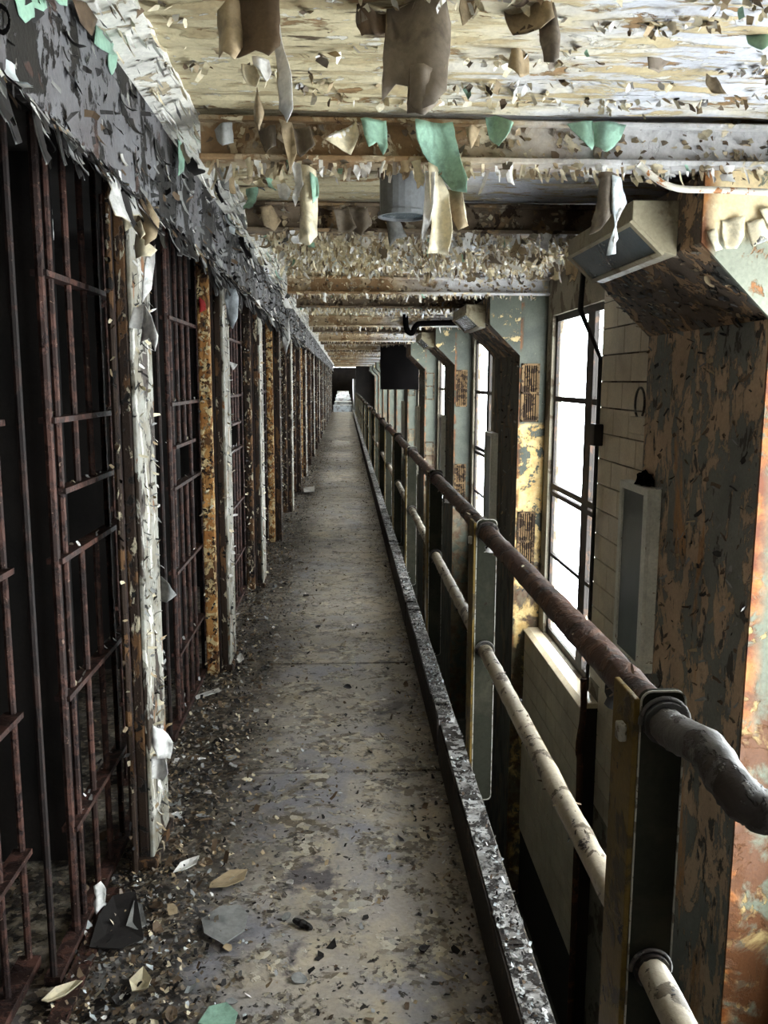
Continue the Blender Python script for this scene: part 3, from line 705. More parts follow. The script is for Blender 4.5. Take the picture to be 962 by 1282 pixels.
# conduits
q = MB(); q.tube(smooth_path([at_y(800, 205, 2.82), at_y(822, 224, 2.82), at_y(850, 236, 2.82), at_y(900, 238, 2.82), at_y(1010, 243, 2.82)]), .011, 8)
tag(q.build('white_conduit', M['conduit'], smooth=True, loc=at_y(850, 236, 2.82)), 'white painted conduit with rust rings bending below the nearest beam', 'conduit')
cy = (1.635, win(1)[0]-.07)
t = thing('window_conduit', 'dark conduit running down beside the bright window', 'conduit', (1.65, cy[1], 0))
q = MB(); q.tube([at_y(731, 338, 4.16), at_y(727, 388, 4.16), (cy[0], cy[1], 1.80), (cy[0], cy[1], 1.72), (cy[0], cy[1], -.42)], .013, 8); q.build('tube', M['conduit_dark'], t, smooth=True)
q = MB(); q.box(1.60, 1.66, cy[1]-.05, cy[1]+.05, 1.24, 1.38); q.build('switch_box', M['conduit_dark'], t, bevel=.006)
# junction box with wire loop on the tile
c = at_x(804, 533, 1.62)
t = thing('junction_box', 'beige junction box with a bent wire loop on the tiled wall', 'box', (1.66, c.y, c.z))
q = MB(); q.box(1.60, 1.6598, c.y-.15, c.y+.15, c.z-.048, c.z+.045); q.build('box_body', M['tile'], t, bevel=.005)
lp = [(1.62, c.y+.05+.075*math.cos(R(a)), c.z+.12+.085*math.sin(R(a))) for a in range(-70, 235, 15)]
q = MB(); q.tube(lp, .007, 6); q.build('wire_loop', M['rail_grey'], t, smooth=True)
# dark clump on the cabinet
bm = bmesh.new(); bmesh.ops.create_icosphere(bm, subdivisions=3, radius=1)
for v in bm.verts:
    n = 1+.45*mnoise.noise(v.co*2.2)+.25*mnoise.noise(v.co*6); v.co = Vector((v.co.x*.028*n, v.co.y*.085*n, max(v.co.z, -.25)*.05*n))
me = bpy.data.meshes.new('debris_clump'); bm.to_mesh(me); bm.free(); me.materials.append(M['black'])
tag(inst('debris_clump', me, None, (1.415, pier(0)+1.05, 1.185)), 'dark ragged clump of debris on top of the nearest white cabinet', 'debris')
# tiled ledge under the window
LY0, LY1, LX = 5.30, pier(1)-.005, 1.55
t = thing('tiled_ledge', 'low pale tiled ledge projecting under the bright window', 'ledge', (XW, (LY0+LY1)/2, -3.0))
q = MB(); q.box(LX+.012, XW-.003, LY0+.012, LY1, -3.0, WZ0-.035); q.build('core', M['mortar'], t)
q = MB(); q.prism([(LX-.01, WZ0-.035), (XW-.003, WZ0-.035), (XW-.003, WZ0), (LX+.03, WZ0), (LX-.01, WZ0-.02)], 1, LY0-.005, LY1); q.build('sill_slab', M['tile'], t, bevel=.004)
for j in range(11):
    z1 = WZ0-.037-j*TH
    for i in range(-1, 7):
        a = max(LY0+.012, LY0+.012+i*.305+(.15 if j % 2 else 0)); b = min(LY1, LY0+.012+(i+1)*.305+(.15 if j % 2 else 0))
        if b-a > .03: inst('tile', tmesh, t, (LX+.012, a, z1-TH), sc=(1, (b-a)/TL, 1))
# rust pipe in front of ledge end
a = at_y(738, 850, 4.6)
q = MB(); q.tube(smooth_path([(1.535, 5.2, -.24), (1.54, 5.2, -.5), (1.525, 5.22, -.75), (1.535, 5.2, -1.0), (1.535, 5.2, -3.0)], 4), .022, 8, jit=.12)
tag(q.build('drain_pipe', M['pipe_rust'], smooth=True, loc=Vector((1.535, 5.2, -3))), 'brown rusted pipe standing at the end of the tiled ledge', 'pipe')
q = MB(); q.tube(smooth_path([at_y(508, 372, 11.2), at_y(508, 400, 11.2), at_y(510, 413, 11.2), at_y(516, 417, 11.2), at_y(521, 408, 11.2), at_y(530, 405, 11.2), at_y(572, 404, 11.2)], 5), .036, 8)
tag(q.build('bent_pipe', M['black'], smooth=True, loc=at_y(508, 372, 11.2)), 'black bent pipe hooking under the ceiling at the third pillar', 'pipe')
# black panel added to stand for the dark interior far down the gallery
q = MB(); q.box(.80, 1.66, 19.2, 19.26, 1.46, ZC-.005); tag(q.build('hanging_panel', M['black'], loc=Vector((1.2, 19.2, ZC)), bevel=.01), 'black panel standing in for the dark interior far along the gallery', 'panel')
# steps beyond the far opening
t = thing('far_steps', 'flight of pale lit steps beyond the far opening', 'steps', (-.05, YE+.4, 0))
for i in range(5):
    q = MB(); w_ = .52-.045*i; ya = YE+.5+i*1.1
    q.box(-.08-w_, -.08+w_, ya, YE+8.6 if i == 4 else ya+1.1, -.2, .34+.17*i); q.build('step', M['stair'], t)
q = MB(); q.box(.5, .59, YE+.4, YE+8.6, -.2, 1.75); q.build('side_parapet', M['stair'], t)

# ================================================================== HANGING PAINT SHEETS (outlines from the photograph)
beam1 = [b for y, b, d in beams if abs(y-(pier(0)-.03)) < .01][0]
beam1b = [b for y, b, d in beams if abs(y-(pier(0)+PIERT+.1)) < .01][0]
pil = {i: t for i, y, t in pilasters}
YB1 = pier(0)-.06
sheets = [
 # ceiling sheets, fixed to the ceiling near the top of the frame
 ([(286, -6), (350, -6), (353, 66), (340, 84), (322, 72), (300, 78), (284, 70), (280, 40)], 2.07, 'brown', 'tan', ceiling, .02, .05),
 ([(270, 10), (300, 0), (304, 60), (296, 84), (282, 72), (276, 76)], 2.05, 'tan', 'cream', ceiling, .02, .03),
 ([(316, 72), (336, 74), (340, 90), (334, 104), (326, 92), (318, 84)], 2.06, 'white', 'cream', ceiling, .01, .02),
 ([(302, 82), (318, 78), (326, 96), (322, 112), (312, 108), (306, 100)], 2.07, 'cream', 'tan', ceiling, .01, .02),
 ([(336, 6), (345, 4), (356, 62), (366, 96), (368, 140), (360, 156), (350, 138), (352, 100), (346, 70)], 2.09, 'white', 'cream', ceiling, .012, .02),
 ([(487, -8), (556, -8), (564, 30), (562, 70), (552, 104), (556, 122), (540, 142), (520, 150), (508, 138), (512, 116), (496, 106), (478, 128), (480, 70), (486, 40)], 2.09, 'taupe', 'tan', ceiling, .03, .05),
 ([(512, 80), (548, 86), (550, 124), (530, 148), (510, 140), (514, 110)], 2.04, 'taupe', 'brown', ceiling, .02, .0),
 ([(446, 10), (486, 2), (488, 40), (472, 46), (452, 54), (446, 40), (460, 30)], 2.12, 'brown', 'taupe', ceiling, .02, .02),
 ([(576, -6), (604, -6), (596, 14), (584, 30), (578, 38), (575, 16)], 2.07, 'tan', 'cream', ceiling, .01, .02),
 ([(630, -4), (686, -6), (690, 30), (672, 44), (660, 30), (644, 42), (634, 20)], 2.10, 'tan', 'brown', ceiling, .03, .02),
 ([(676, 4), (692, 4), (702, 44), (698, 76), (690, 84), (680, 80), (676, 52)], 2.09, 'taupe', 'brown', ceiling, .01, .02),
 ([(640, 58), (664, 62), (664, 90), (648, 104), (636, 84)], 2.34, 'tan', 'cream', ceiling, .02, .02),
 ([(806, 62), (846, 44), (860, 60), (838, 76), (822, 94), (806, 92)], 2.40, 'taupe', 'grey', ceiling, .02, .02),
 ([(884, 92), (898, 96), (904, 122), (892, 116), (884, 108)], 2.45, 'tan', 'cream', ceiling, .01, .02),
 ([(936, 36), (962, 30), (966, 56), (950, 66), (938, 54)], 2.21, 'mint', 'grey', ceiling, .01, .01),
 ([(322, 110), (330, 140), (326, 165), (318, 150)], 2.23, 'tan', 'cream', ceiling, .01, .01),
 # mint sheets over the nearest beam
 ([(452, 149), (484, 150), (486, 184), (480, 194), (472, 178), (462, 186), (456, 170)], YB1, 'mint', 'mint', beam1, .012, .01),
 ([(519, 152), (568, 151), (574, 190), (583, 226), (582, 245), (566, 240), (548, 214), (530, 194), (522, 176)], YB1-.01, 'mint', 'mint', beam1, .025, .03),
 ([(608, 146), (622, 143), (641, 156), (636, 168), (624, 184), (614, 172)], YB1-.01, 'mint', 'mint', beam1, .02, .02),
 ([(711, 153), (742, 152), (744, 182), (740, 190), (728, 178)], YB1, 'mint', 'mint', beam1, .012, .01),
 ([(743, 153), (786, 155), (778, 174), (764, 188), (756, 194), (744, 184)], YB1-.01, 'mint', 'mint', beam1, .015, .02),
 # tan, cream and white sheets on the nearest beam
 ([(406, 176), (430, 172), (446, 150), (450, 168), (440, 194), (426, 188)], YB1, 'cream', 'white', beam1, .02, .02),
 ([(360, 160), (388, 158), (394, 184), (376, 196), (366, 184)], YB1, 'taupe', 'tan', beam1, .02, .01),
 ([(322, 160), (346, 158), (346, 184), (334, 192), (326, 176)], YB1, 'taupe', 'brown', beam1, .02, .01),
 ([(268, 160), (290, 152), (292, 178), (280, 186), (272, 176)], YB1, 'grey', 'tan', beam1, .02, .01),
 ([(582, 160), (604, 156), (596, 176), (588, 190)], YB1, 'tan', 'cream', beam1, .02, .01),
 ([(536, 205), (548, 208), (562, 240), (566, 290), (560, 322), (548, 318), (534, 320), (540, 280)], YB1-.01, 'cream', 'tan', beam1, .018, .03),
 ([(534, 214), (545, 216), (544, 246), (538, 280), (530, 304), (527, 300), (531, 262)], YB1-.02, 'white', 'cream', beam1, .01, .02),
 ([(561, 236), (578, 240), (580, 268), (586, 284), (572, 290), (566, 270)], YB1, 'tan', 'cream', beam1, .01, .02),
 ([(376, 205), (396, 212), (398, 250), (397, 296), (388, 310), (376, 304), (378, 264)], YB1-.01, 'cream', 'tan', beam1, .02, .03),
 ([(388, 216), (398, 222), (399, 246), (392, 256)], YB1-.02, 'mint', 'grey', beam1, .01, .01),
 ([(364, 200), (376, 204), (380, 232), (374, 244), (370, 260), (366, 250), (370, 230)], YB1-.01, 'white', 'cream', beam1, .01, .02),
 ([(346, 230), (356, 228), (366, 240), (360, 252), (350, 248)], YB1, 'white', 'tan', beam1, .01, .01),
 ([(752, 216), (774, 218), (770, 246), (762, 272), (748, 290), (738, 294), (746, 262)], YB1, 'taupe', 'grey', beam1, .02, .02),
 ([(766, 220), (778, 222), (784, 244), (786, 254), (774, 262), (770, 286), (772, 300), (764, 312), (768, 320), (757, 321), (760, 306), (768, 284), (764, 262), (774, 248)], YB1-.015, 'ice', 'white', beam1, .012, .02),
 ([(350, 150), (366, 152), (372, 192), (364, 216), (358, 190)], YB1-.03, 'tan', 'brown', beam1, .01, .02),
 # between the pair of beams
 ([(418, 262), (436, 258), (446, 286), (438, 292), (424, 290)], 4.12, 'taupe', 'tan', beam1b, .02, .02),
 ([(438, 258), (460, 262), (466, 280), (452, 296), (444, 290)], 4.12, 'taupe', 'tan', beam1b, .02, .02),
 ([(484, 272), (500, 276), (510, 296), (496, 300), (488, 310)], 4.12, 'grey', 'taupe', beam1b, .02, .02),
 ([(325, 260), (340, 256), (352, 276), (344, 290), (332, 284)], 4.12, 'tan', 'taupe', beam1b, .02, .02),
]
for i, (pts, Y, fc, bc, par, bu, cu) in enumerate(sheets):
    outline('paint_sheet', pts, Y, fc, bc, par, bu, cu, seed=i*1.37)
# sheets on the fascia and on the cell posts
fas1 = [f for a, b, f in fascias if a < 2.2 < b][0]; fas2 = [f for a, b, f in fascias if a < 3.4 < b][0]
XFp = lambda x, y: at_x(x, y, XF+.012)
for i, (pts, fc, bc, par) in enumerate([
    ([(24, -4), (60, -6), (64, 10), (52, 20), (38, 28), (30, 18)], 'mint', 'white', fas1), ([(62, -6), (84, -6), (82, 8), (72, 6)], 'mint', 'white', fas1),
    ([(118, 30), (130, 42), (141, 52), (140, 68), (126, 62), (116, 54)], 'mint', 'white', fas1), ([(141, 60), (150, 70), (150, 84), (144, 94), (139, 82)], 'mint', 'grey', fas1),
    ([(88, 0), (110, 4), (120, 24), (112, 44), (98, 28)], 'brown', 'dark', fas1),
    ([(222, 172), (232, 190), (228, 214), (222, 220)], 'mint', 'grey', fas2)]):
    outline('paint_sheet', pts, 0, fc, bc, par, .008, .0, plane=XFp, seed=i*2.1+1)
postsheets = [
 ([(156, 240), (176, 238), (190, 256), (201, 276), (199, 300), (186, 310), (176, 294), (166, 280)], 2.66, 'tan', 'brown', 0, .02, .02),
 ([(150, 262), (164, 252), (172, 266), (168, 280), (160, 292), (156, 282)], 2.64, 'cream', 'white', 0, .015, .01),
 ([(154, 236), (166, 240), (168, 254), (160, 256)], 2.65, 'cream', 'tan', 0, .01, .01),
 ([(162, 280), (176, 276), (184, 294), (178, 300)], 2.63, 'cream', 'tan', 0, .01, .01),
 ([(170, 292), (180, 300), (196, 312), (190, 322), (170, 324), (168, 308)], 2.64, 'cream', 'tan', 0, .012, .01),
 ([(184, 318), (195, 306), (192, 340), (190, 362), (180, 380), (179, 366), (186, 346)], 2.64, 'white', 'ice', 0, .008, .01),
 ([(166, 386), (180, 380), (188, 392), (200, 420), (197, 440), (188, 424), (176, 428), (178, 412), (162, 410)], 2.63, 'white', 'ice', 0, .012, .015),
 ([(201, 722), (212, 730), (222, 744), (210, 752), (203, 752)], 2.76, 'grey', 'ice', 0, .01, .02),
 ([(192, 904), (204, 914), (216, 930), (214, 950), (200, 946), (190, 928)], 2.68, 'white', 'cream', 0, .015, .015),
 ([(190, 946), (206, 950), (212, 966), (204, 978), (192, 972)], 2.68, 'white', 'cream', 0, .015, .015),
 ([(284, 352), (294, 356), (299, 372), (298, 398), (292, 412), (284, 400), (282, 372)], 4.61, 'ice', 'white', 1, .01, .01),
 ([(249, 372), (256, 376), (258, 388), (250, 392)], 4.61, 'red', 'brown', 1, .008, .01),
 ([(286, 452), (298, 456), (292, 464)], 4.61, 'white', 'ice', 1, .006, .01),
 ([(353, 402), (362, 398), (364, 424), (358, 444), (354, 430)], 8.60, 'white', 'ice', 3, .01, .01),
]
for i, (pts, Y, fc, bc, pi_, bu, cu) in enumerate(postsheets):
    outline('paint_sheet', pts, Y, fc, bc, pil[pi_], bu, cu, seed=i*1.9+.4)
# cream curls on the front of the nearest haunch
for i, pts in enumerate([[(905, 276), (932, 270), (930, 296), (920, 312), (906, 312)], [(936, 278), (960, 272), (962, 300), (950, 296), (940, 310)], [(886, 290), (896, 286), (904, 312), (892, 316)], [(950, 262), (975, 258), (978, 284), (962, 290)]]):
    outline('paint_sheet', pts, pier(0)-.012, 'cream', 'grey', [t for k, y, t in pillars if k == 0][0], .008, .015, seed=i)

# ---- generic mid-size curls: shared meshes, one object each
def curl_mesh(name, w, l, amt, mats, seed):
    rs = random.Random(seed); q = MB(); nx_, nz_ = 3, 5; th = .0012
    rows = []
    for j in range(nz_+1):
        t = j/nz_; a = amt*t; wd__ = w*(1-.4*t*rs.uniform(.1, 1.3))*(.7+.6*rs.random()); sh = rs.uniform(-.15, .15)*w*t
        if abs(amt) > .05: z = -l*math.sin(a)/amt; y = -l*(1-math.cos(a))/amt
        else: z = -l*t; y = 0
        nr = Vector((0, -math.cos(a), math.sin(a)))
        rows.append([(Vector((sh+wd__*(i/nx_-.5), y-.12*w*math.sin(math.pi*i/nx_), z+rs.uniform(-.06, .06)*l*(t > .9))), nr) for i in range(nx_+1)])
    for side in (0, 1):
        o = len(q.v)
        for r_ in rows:
            for p, nr in r_: q.v.append(tuple(p+nr*(th if side == 0 else -th)))
        for j in range(nz_):
            for i in range(nx_):
                a = o+j*(nx_+1)+i; f = (a, a+nx_+1, a+nx_+2, a+1)
                q.f.append(f if side == 0 else f[::-1]); q.m.append(side)
    return q.mesh(name, mats, smooth=True)
CURLS = {}
for ci, (a, b) in enumerate((('cream', 'tan'), ('white', 'cream'), ('tan', 'brown'), ('taupe', 'tan'), ('mint', 'grey'), ('grey', 'dark'), ('ice', 'white'), ('dark', 'grey'))):
    CURLS[a] = [curl_mesh('paint_curl', .04*rnd(.7, 1.3), .07*rnd(.7, 1.4), rnd(.3, 2.2), [FL[a], FL[b]], ci*10+v) for v in range(4)]
cw = [('cream', 5), ('white', 3), ('tan', 4), ('taupe', 3), ('mint', .9)]
def curl_at(p, rz, s, ws, parent, rx=0, name='paint_curl'):
    n = FN[pick(ws)]
    if n not in CURLS: n = 'tan'
    return inst(name, random.choice(CURLS[n]), parent, p, (rx, rnd(-.3, .3), rz), (s*rnd(.7, 1.2), s, s*rnd(.8, 1.3)))
# on beams
for Y, b, d in beams:
    if Y < 1 or Y > 14: continue
    n = 46 if Y < 3.2 else 34 if Y < 9 else 14
    for _ in range(n):
        x = rnd(XF+.16, 1.55)
        u = random.random()
        if u < .55: curl_at((x, Y-.012, ZB+.004), rnd(-.6, .6), rnd(.35, .95), cw, b)
        elif u < .85: curl_at((x, Y+.028, rnd(ZB+.06, ZC-.04)), rnd(-.5, .5), rnd(.4, .9), [('tan', 4), ('taupe', 5), ('cream', 2), ('grey', 1)], b)
        else: curl_at((x, Y+.10, ZB+.004), rnd(-3, 3), rnd(.4, .9), cw, b)
# on the ceiling
for _ in range(130):
    y = rnd(2.0, 2.78) if random.random() < .25 else rnd(4.4, 6.95) if random.random() < .7 else rnd(8, 12)
    curl_at((rnd(-.45, 1.45), y, ZC+.004), rnd(-1.2, 1.2), rnd(.2, .55) if y < 3 else rnd(.4, .9), cw, ceiling, rx=rnd(-1.35, -.5))
# dense hanging fringe by the window side of the second bay
for _ in range(70): curl_at((rnd(.95, 1.58), rnd(4.4, 6.95), ZC-.0), rnd(-1.4, 1.4), rnd(.8, 1.9), [('cream', 4), ('tan', 3), ('white', 2), ('taupe', 3)], ceiling)
for _ in range(60): curl_at((rnd(-.42, 1.0), rnd(4.4, 6.95), ZC+.002), rnd(-1.4, 1.4), rnd(.5, 1.3), cw, ceiling)
# long tatters hanging where the ceiling meets the fascia
for _ in range(46): curl_at((rnd(-.46, -.28), rnd(2.95, 7.5), ZC-.0), rnd(-1.2, 1.2), rnd(.7, 1.7), [('cream', 3), ('white', 4), ('tan', 2), ('taupe', 2), ('mint', .9), ('grey', 1)], ceiling)
for _ in range(26): curl_at((XF+rnd(.0, .04), rnd(2.9, 9), 2.44), R(90)+rnd(-.8, .8), rnd(.7, 1.5), [('white', 4), ('grey', 3), ('dark', 3), ('mint', .8), ('ice', 2)], cove)
# on fascia
for a, b, f in fascias:
    if b < 1.2 or a > 12: continue
    for _ in range(44 if a < 6 else 20):
        curl_at((XF-rnd(.0, .03), rnd(a, b), 2.17+rnd(0, .03)), R(90)+rnd(-.6, .6), rnd(.5, 1.5), [('grey', 3), ('white', 1.4), ('dark', 9), ('taupe', 1), ('ice', .6)], f)
    for _ in range(16):
        curl_at((XF+.004, rnd(a, b), rnd(2.22, 2.44)), R(90)+rnd(-.3, .3), rnd(.3, .9), [('grey', 4), ('dark', 5), ('white', .6), ('mint', .4)], f)
for _ in range(40): curl_at((XF+rnd(-.0, .1), rnd(2.5, 8), 2.47), R(90)+rnd(-.5, .5), rnd(.4, 1.0), [('white', 5), ('cream', 2), ('mint', .8), ('grey', 1)], cove)
# on posts between the cells
for i, yc, t in pilasters:
    if i < 0 or i > 7: continue
    for _ in range(13 if i < 4 else 7):
        side = random.random()
        z = rnd(.1, 2.15) if random.random() < .6 else rnd(1.75, 2.15)
        if side < .6: curl_at((-.654, yc+rnd(-.11, .13), z), R(90)+rnd(-.4, .4), rnd(.14, .36), [('white', 3), ('cream', 3), ('tan', 2), ('dark', 2), ('grey', 2)], t)
        else: curl_at((rnd(-.775, -.72) if i else -.705, yc-(.202 if i else .167), z), rnd(-.4, .4), rnd(.12, .26), [('white', 1), ('cream', 3), ('tan', 3), ('dark', 2)], t)
# on haunches and nearest pillar side
for k, Y, t in pillars:
    if k < 0 or k > 2: continue
    for _ in range(14 if k == 0 else 6):
        u = random.random(); x = XP+(1.19-XP)*u; z = 1.86+.25*u
        curl_at((x-.002, Y+rnd(.03, PIERT-.02), z-.002), R(90)+rnd(-.5, .5), rnd(.25, .6), [('taupe', 3), ('tan', 3), ('grey', 2)], t, rx=-.3)

# ---- uncountable small flakes
HW = [('cream', 7), ('white', 4), ('tan', 3.5), ('taupe', 1.5), ('brown', .5), ('mint', .2)]
mb = MB()
for _ in range(5200):
    u = random.random(); y = rnd(1.95, 2.85) if u < .34 else rnd(4.3, 6.95) if u < .72 else rnd(7.1, 26)
    x = rnd(-.48, 1.58); d = Vector((rnd(-.5, .5), rnd(-1, .2), rnd(-.5, -.05)))
    if y > 3.9 and random.random() < .6: d = Vector((rnd(-.4, .4), rnd(-.4, .2), -1))
    if y < 3.2 and mnoise.noise((x*3, y*9, 1)) < .14: continue
    flake(mb, (x, y, ZC+.004), d, rnd(.006, .020), rnd(.008, .030 if y < 3.2 else .06), (rnd(-.4, .4), -.6, -.7), pick(HW))
for _ in range(1500):                          # dense pale fringe in the second and third bays
    y = rnd(4.35, 6.95) if random.random() < .7 else rnd(8.5, 11.1)
    flake(mb, (rnd(-.45, 1.6), y, ZC+.004), (rnd(-.6, .6), rnd(-.6, .3), rnd(-1, -.3)), rnd(.010, .026), rnd(.02, .07), (rnd(-.5, .5), -1, 0), pick([('white', 6), ('cream', 5), ('tan', 1.5), ('ice', 1)]))
stuff(mb, ceiling)
for Y, b, d in beams:
    if Y < 1 or Y > 26: continue
    mb = MB(); n = 420 if Y < 3.2 else 330 if Y < 9 else 160
    for _ in range(n):
        x = rnd(XF+.15, 1.58)
        if random.random() < .65: flake(mb, (x, Y+rnd(-.014, .1), ZB+.001), (rnd(-.3, .3), rnd(-.3, .2), -1), rnd(.005, .016), rnd(.012, .05)*(1.5 if random.random() < .12 else 1), (rnd(-.5, .5), -1, 0), pick(HW))
        else: flake(mb, (x, Y+.029, rnd(ZB+.03, ZC-.04)), (rnd(-.6, .6), -.3, rnd(-1, .3)), rnd(.006, .02), rnd(.01, .035), (0, -1, 0), pick([('tan', 4), ('taupe', 3), ('cream', 2), ('brown', 2)]))
    stuff(mb, b)
for a, b, f in fascias:
    if b < 1: continue
    mb = MB(); n = 260 if a < 12 else 90
    for _ in range(n):
        y = rnd(a, b)
        if random.random() < .55: flake(mb, (XF-.004, y, 2.168+rnd(0, .012)), (rnd(-.2, .4), rnd(-.4, .4), -1), rnd(.006, .02), rnd(.012, .06), (1, rnd(-.4, .4), 0), pick([('dark', 5), ('grey', 4), ('white', 1.6), ('brown', 2), ('tan', .7)]))
        else: flake(mb, (XF-.001, y, rnd(2.18, 2.45)), (.15, rnd(-.7, .7), rnd(-1, .4)), rnd(.006, .018), rnd(.01, .035), (1, 0, 0), pick([('dark', 5), ('grey', 5), ('white', .7), ('brown', 1.5)]))
    stuff(mb, f)
mb = MB()
for _ in range(900):
    y = rnd(2, 16); u = random.random(); flake(mb, (XF+.115*u, y, 2.463+.027*u), (rnd(.0, .5), rnd(-.5, .5), -1), rnd(.006, .018), rnd(.012, .05), (1, 0, -.4), pick([('white', 6), ('cream', 3), ('grey', 1), ('brown', .7)]))
stuff(mb, cove)
for i, yc, t in pilasters:
    if i < 0: continue
    mb = MB(); n = 240 if i < 5 else 150 if i < 10 else 80
    for _ in range(n):
        z = rnd(.03, 2.15)
        if random.random() < (.55 if i else .9): flake(mb, (-.656, yc+rnd(-.12, .14), z), (.2, rnd(-.5, .5), rnd(-1, .6)), rnd(.004, .014), rnd(.008, .03), (1, rnd(-.6, .6), 0), pick([('white', 3), ('cream', 3), ('grey', 3), ('dark', 3), ('tan', 2)]))
        else: flake(mb, (rnd(-.778, -.717) if i else rnd(-.72, -.702), yc-(.201 if i else .166), z), (rnd(-.5, .5), -.2, rnd(-1, .6)), rnd(.004, .012), rnd(.008, .026), (rnd(-.5, .5), -1, 0), pick([('cream', 3), ('tan', 4), ('dark', 3), ('brown', 3)]))
    stuff(mb, t)
for k, Y, t in pillars:
    if k < 0 or k > 3: continue
    mb = MB()
    for _ in range(420 if k == 0 else 160):
        if random.random() < .45:
            u = random.random(); x = XP+(1.19-XP)*u; z = 1.86+.25*u
            flake(mb, (x, Y+rnd(.02, PIERT), z), (-.62, rnd(-.9, .9), .55), rnd(.008, .022), rnd(.010, .035), (-.6, 0, -.7), pick([('taupe', 3), ('tan', 2), ('dark', 4), ('brown', 4), ('grey', 2)]))
        else: flake(mb, (XP-.001, Y+rnd(.02, PIERT), rnd(.2, 1.86)), (-.12, rnd(-.5, .5), rnd(-1, .5)), rnd(.006, .02), rnd(.01, .035), (-1, 0, 0), pick([('grey', 2), ('tan', 3), ('brown', 3), ('dark', 2)]))
    stuff(mb, t)
for a, b, o in kerbs:
    if b < 1.3 or a > 16: continue
    mb = MB()
    for _ in range(700 if a < 8 else 250):
        flake(mb, (rnd(.415, .486), rnd(a+.03, b-.03), .174), (rnd(-.6, .8), rnd(-1, 1), rnd(-.1, .25)), rnd(.003, .008), rnd(.006, .014), (0, rnd(-.3, .3), 1), pick([('grey', 5), ('ice', 2), ('white', 1), ('dark', 4), ('brown', 1)]))
    stuff(mb, o)
mb = MB()
for _ in range(420):
    y = rnd(1.4, 9); a = rnd(0, 6.28); z, r = random.choice(((ZT, .038), (ZM, .030)))
    xx = XR
    n = Vector((math.cos(a), 0, math.sin(a))); flake(mb, Vector((xx, y, z))+n*r*.95, Vector((rnd(-.3, .3), rnd(-1, 1), rnd(-.6, .2)))+n*.3, rnd(.003, .008), rnd(.006, .016), n, pick([('brown', 4), ('taupe', 2), ('dark', 3), ('cream', 1.5)]))
stuff(mb, rail)
# hanging rust tatters below the top rail near the first post
for px, py, Y in ((768, 868, 1.66), (735, 845, 1.82), (600, 664, 3.45), (536, 580, 5.6), (557, 612, 4.9)):
    p = at_y(px, py, Y); p.x = XR; p.z = ZT-.03
    inst('rust_tatter', random.choice(CURLS['dark' if px > 640 else 'white']), rail, p, (0, 0, rnd(-.6, .6)), (.8, .8, .7))

# ================================================================== LITTER ON THE FLOOR
mb = MB()
LW = [('dark', 7), ('brown', 6), ('taupe', 5), ('grey', 3.4), ('tan', 3), ('cream', 1.3), ('white', .7), ('ice', .4)]
for _ in range(26000):
    y = 1.25+(24-1.25)*random.random()**1.9
    u = random.random()
    if u < .80: x = -.78+abs(random.gauss(0, .22))
    elif u < .86: x = .40-abs(random.gauss(0, .07))
    else: x = rnd(-.8, .40)
    if x > .40 or x < -.78: continue
    s_ = rnd(.0035, .0105)*(1.0+(1.0 if random.random() < .06 else 0))
    d = Vector((rnd(-1, 1), rnd(-1, 1), rnd(-.05, .45))); flake(mb, (x, y, .002+rnd(0, .010)*(x < -.4)), d, s_, s_*rnd(1.0, 2.0), (0, 0, 1), pick(LW), rnd(-.1, .5))
for _ in range(250):
    d = Vector((rnd(-1, 1), rnd(-1, 1), rnd(0, .4))); s_ = rnd(.006, .02); flake(mb, (rnd(-2.0, -.86), rnd(1, 5), .003), d, s_, s_*2, (0, 0, 1), pick(LW), .2)
lit = mb.build('paint_litter', FM); lit['kind'] = 'stuff'; tag(lit, 'fine paint chips and dirt strewn along the cell fronts', 'litter')
def chip_mesh(name, w, l, seed, mats, curl=.12, n=9):
    rs = random.Random(seed); q = MB(); th = .0015
    ring = [(w*math.cos(2*math.pi*i/n)*rs.uniform(.65, 1.1), l*math.sin(2*math.pi*i/n)*rs.uniform(.65, 1.1)) for i in range(n)]
    for sgn in (1, -1):
        o = len(q.v); q.v.append((0, 0, sgn*th))
        for f_ in (.55, 1):
            for x, y in ring: q.v.append((x*f_, y*f_, sgn*th+curl*(x*f_)**2/max(w, .001)+.3*curl*abs(y*f_)*rs.uniform(0, 1)))
        for i in range(n):
            k = (i+1) % n
            fs = [(o, o+1+i, o+1+k), (o+1+i, o+1+n+i, o+1+n+k, o+1+k)]
            for f in fs: q.f.append(f if sgn > 0 else f[::-1]); q.m.append(0 if sgn > 0 else 1)
    b = 1+2*n
    for i in range(n):
        k = (i+1) % n; q.f.append((1+n+i, b+1+n+i, b+1+n+k, 1+n+k)); q.m.append(0)
    return q.mesh(name, mats)
chips = {c: [chip_mesh('paint_chip', .02*rnd(.7, 1.3), .03*rnd(.7, 1.3), v*7+ord(c[0]), [FL[c], FL['taupe']], rnd(.1, .8)) for v in range(3)] for c in ('white', 'tan', 'grey', 'brown', 'dark', 'cream')}
for i in range(150):
    y = 1.35+6.5*random.random()**1.6; x = -.70+abs(random.gauss(0, .22)) if random.random() < .85 else rnd(-.6, .35)
    if x > .38: continue
    c_ = random.choice(('white', 'tan', 'tan', 'grey', 'grey', 'brown', 'brown', 'dark', 'dark', 'cream'))
    o = inst('paint_chip', random.choice(chips[c_]), None, (x, y, .006), (rnd(-.25, .25), rnd(-.25, .25), rnd(0, 6)), (rnd(.5, 1.1),)*3)
    tag(o, 'curled %s paint chip lying in the litter by the cell fronts' % {'cream': 'cream', 'white': 'white', 'tan': 'tan', 'grey': 'grey', 'brown': 'brown', 'dark': 'dark'}[c_], 'paint chip', '%s paint chips on the gallery floor' % c_)
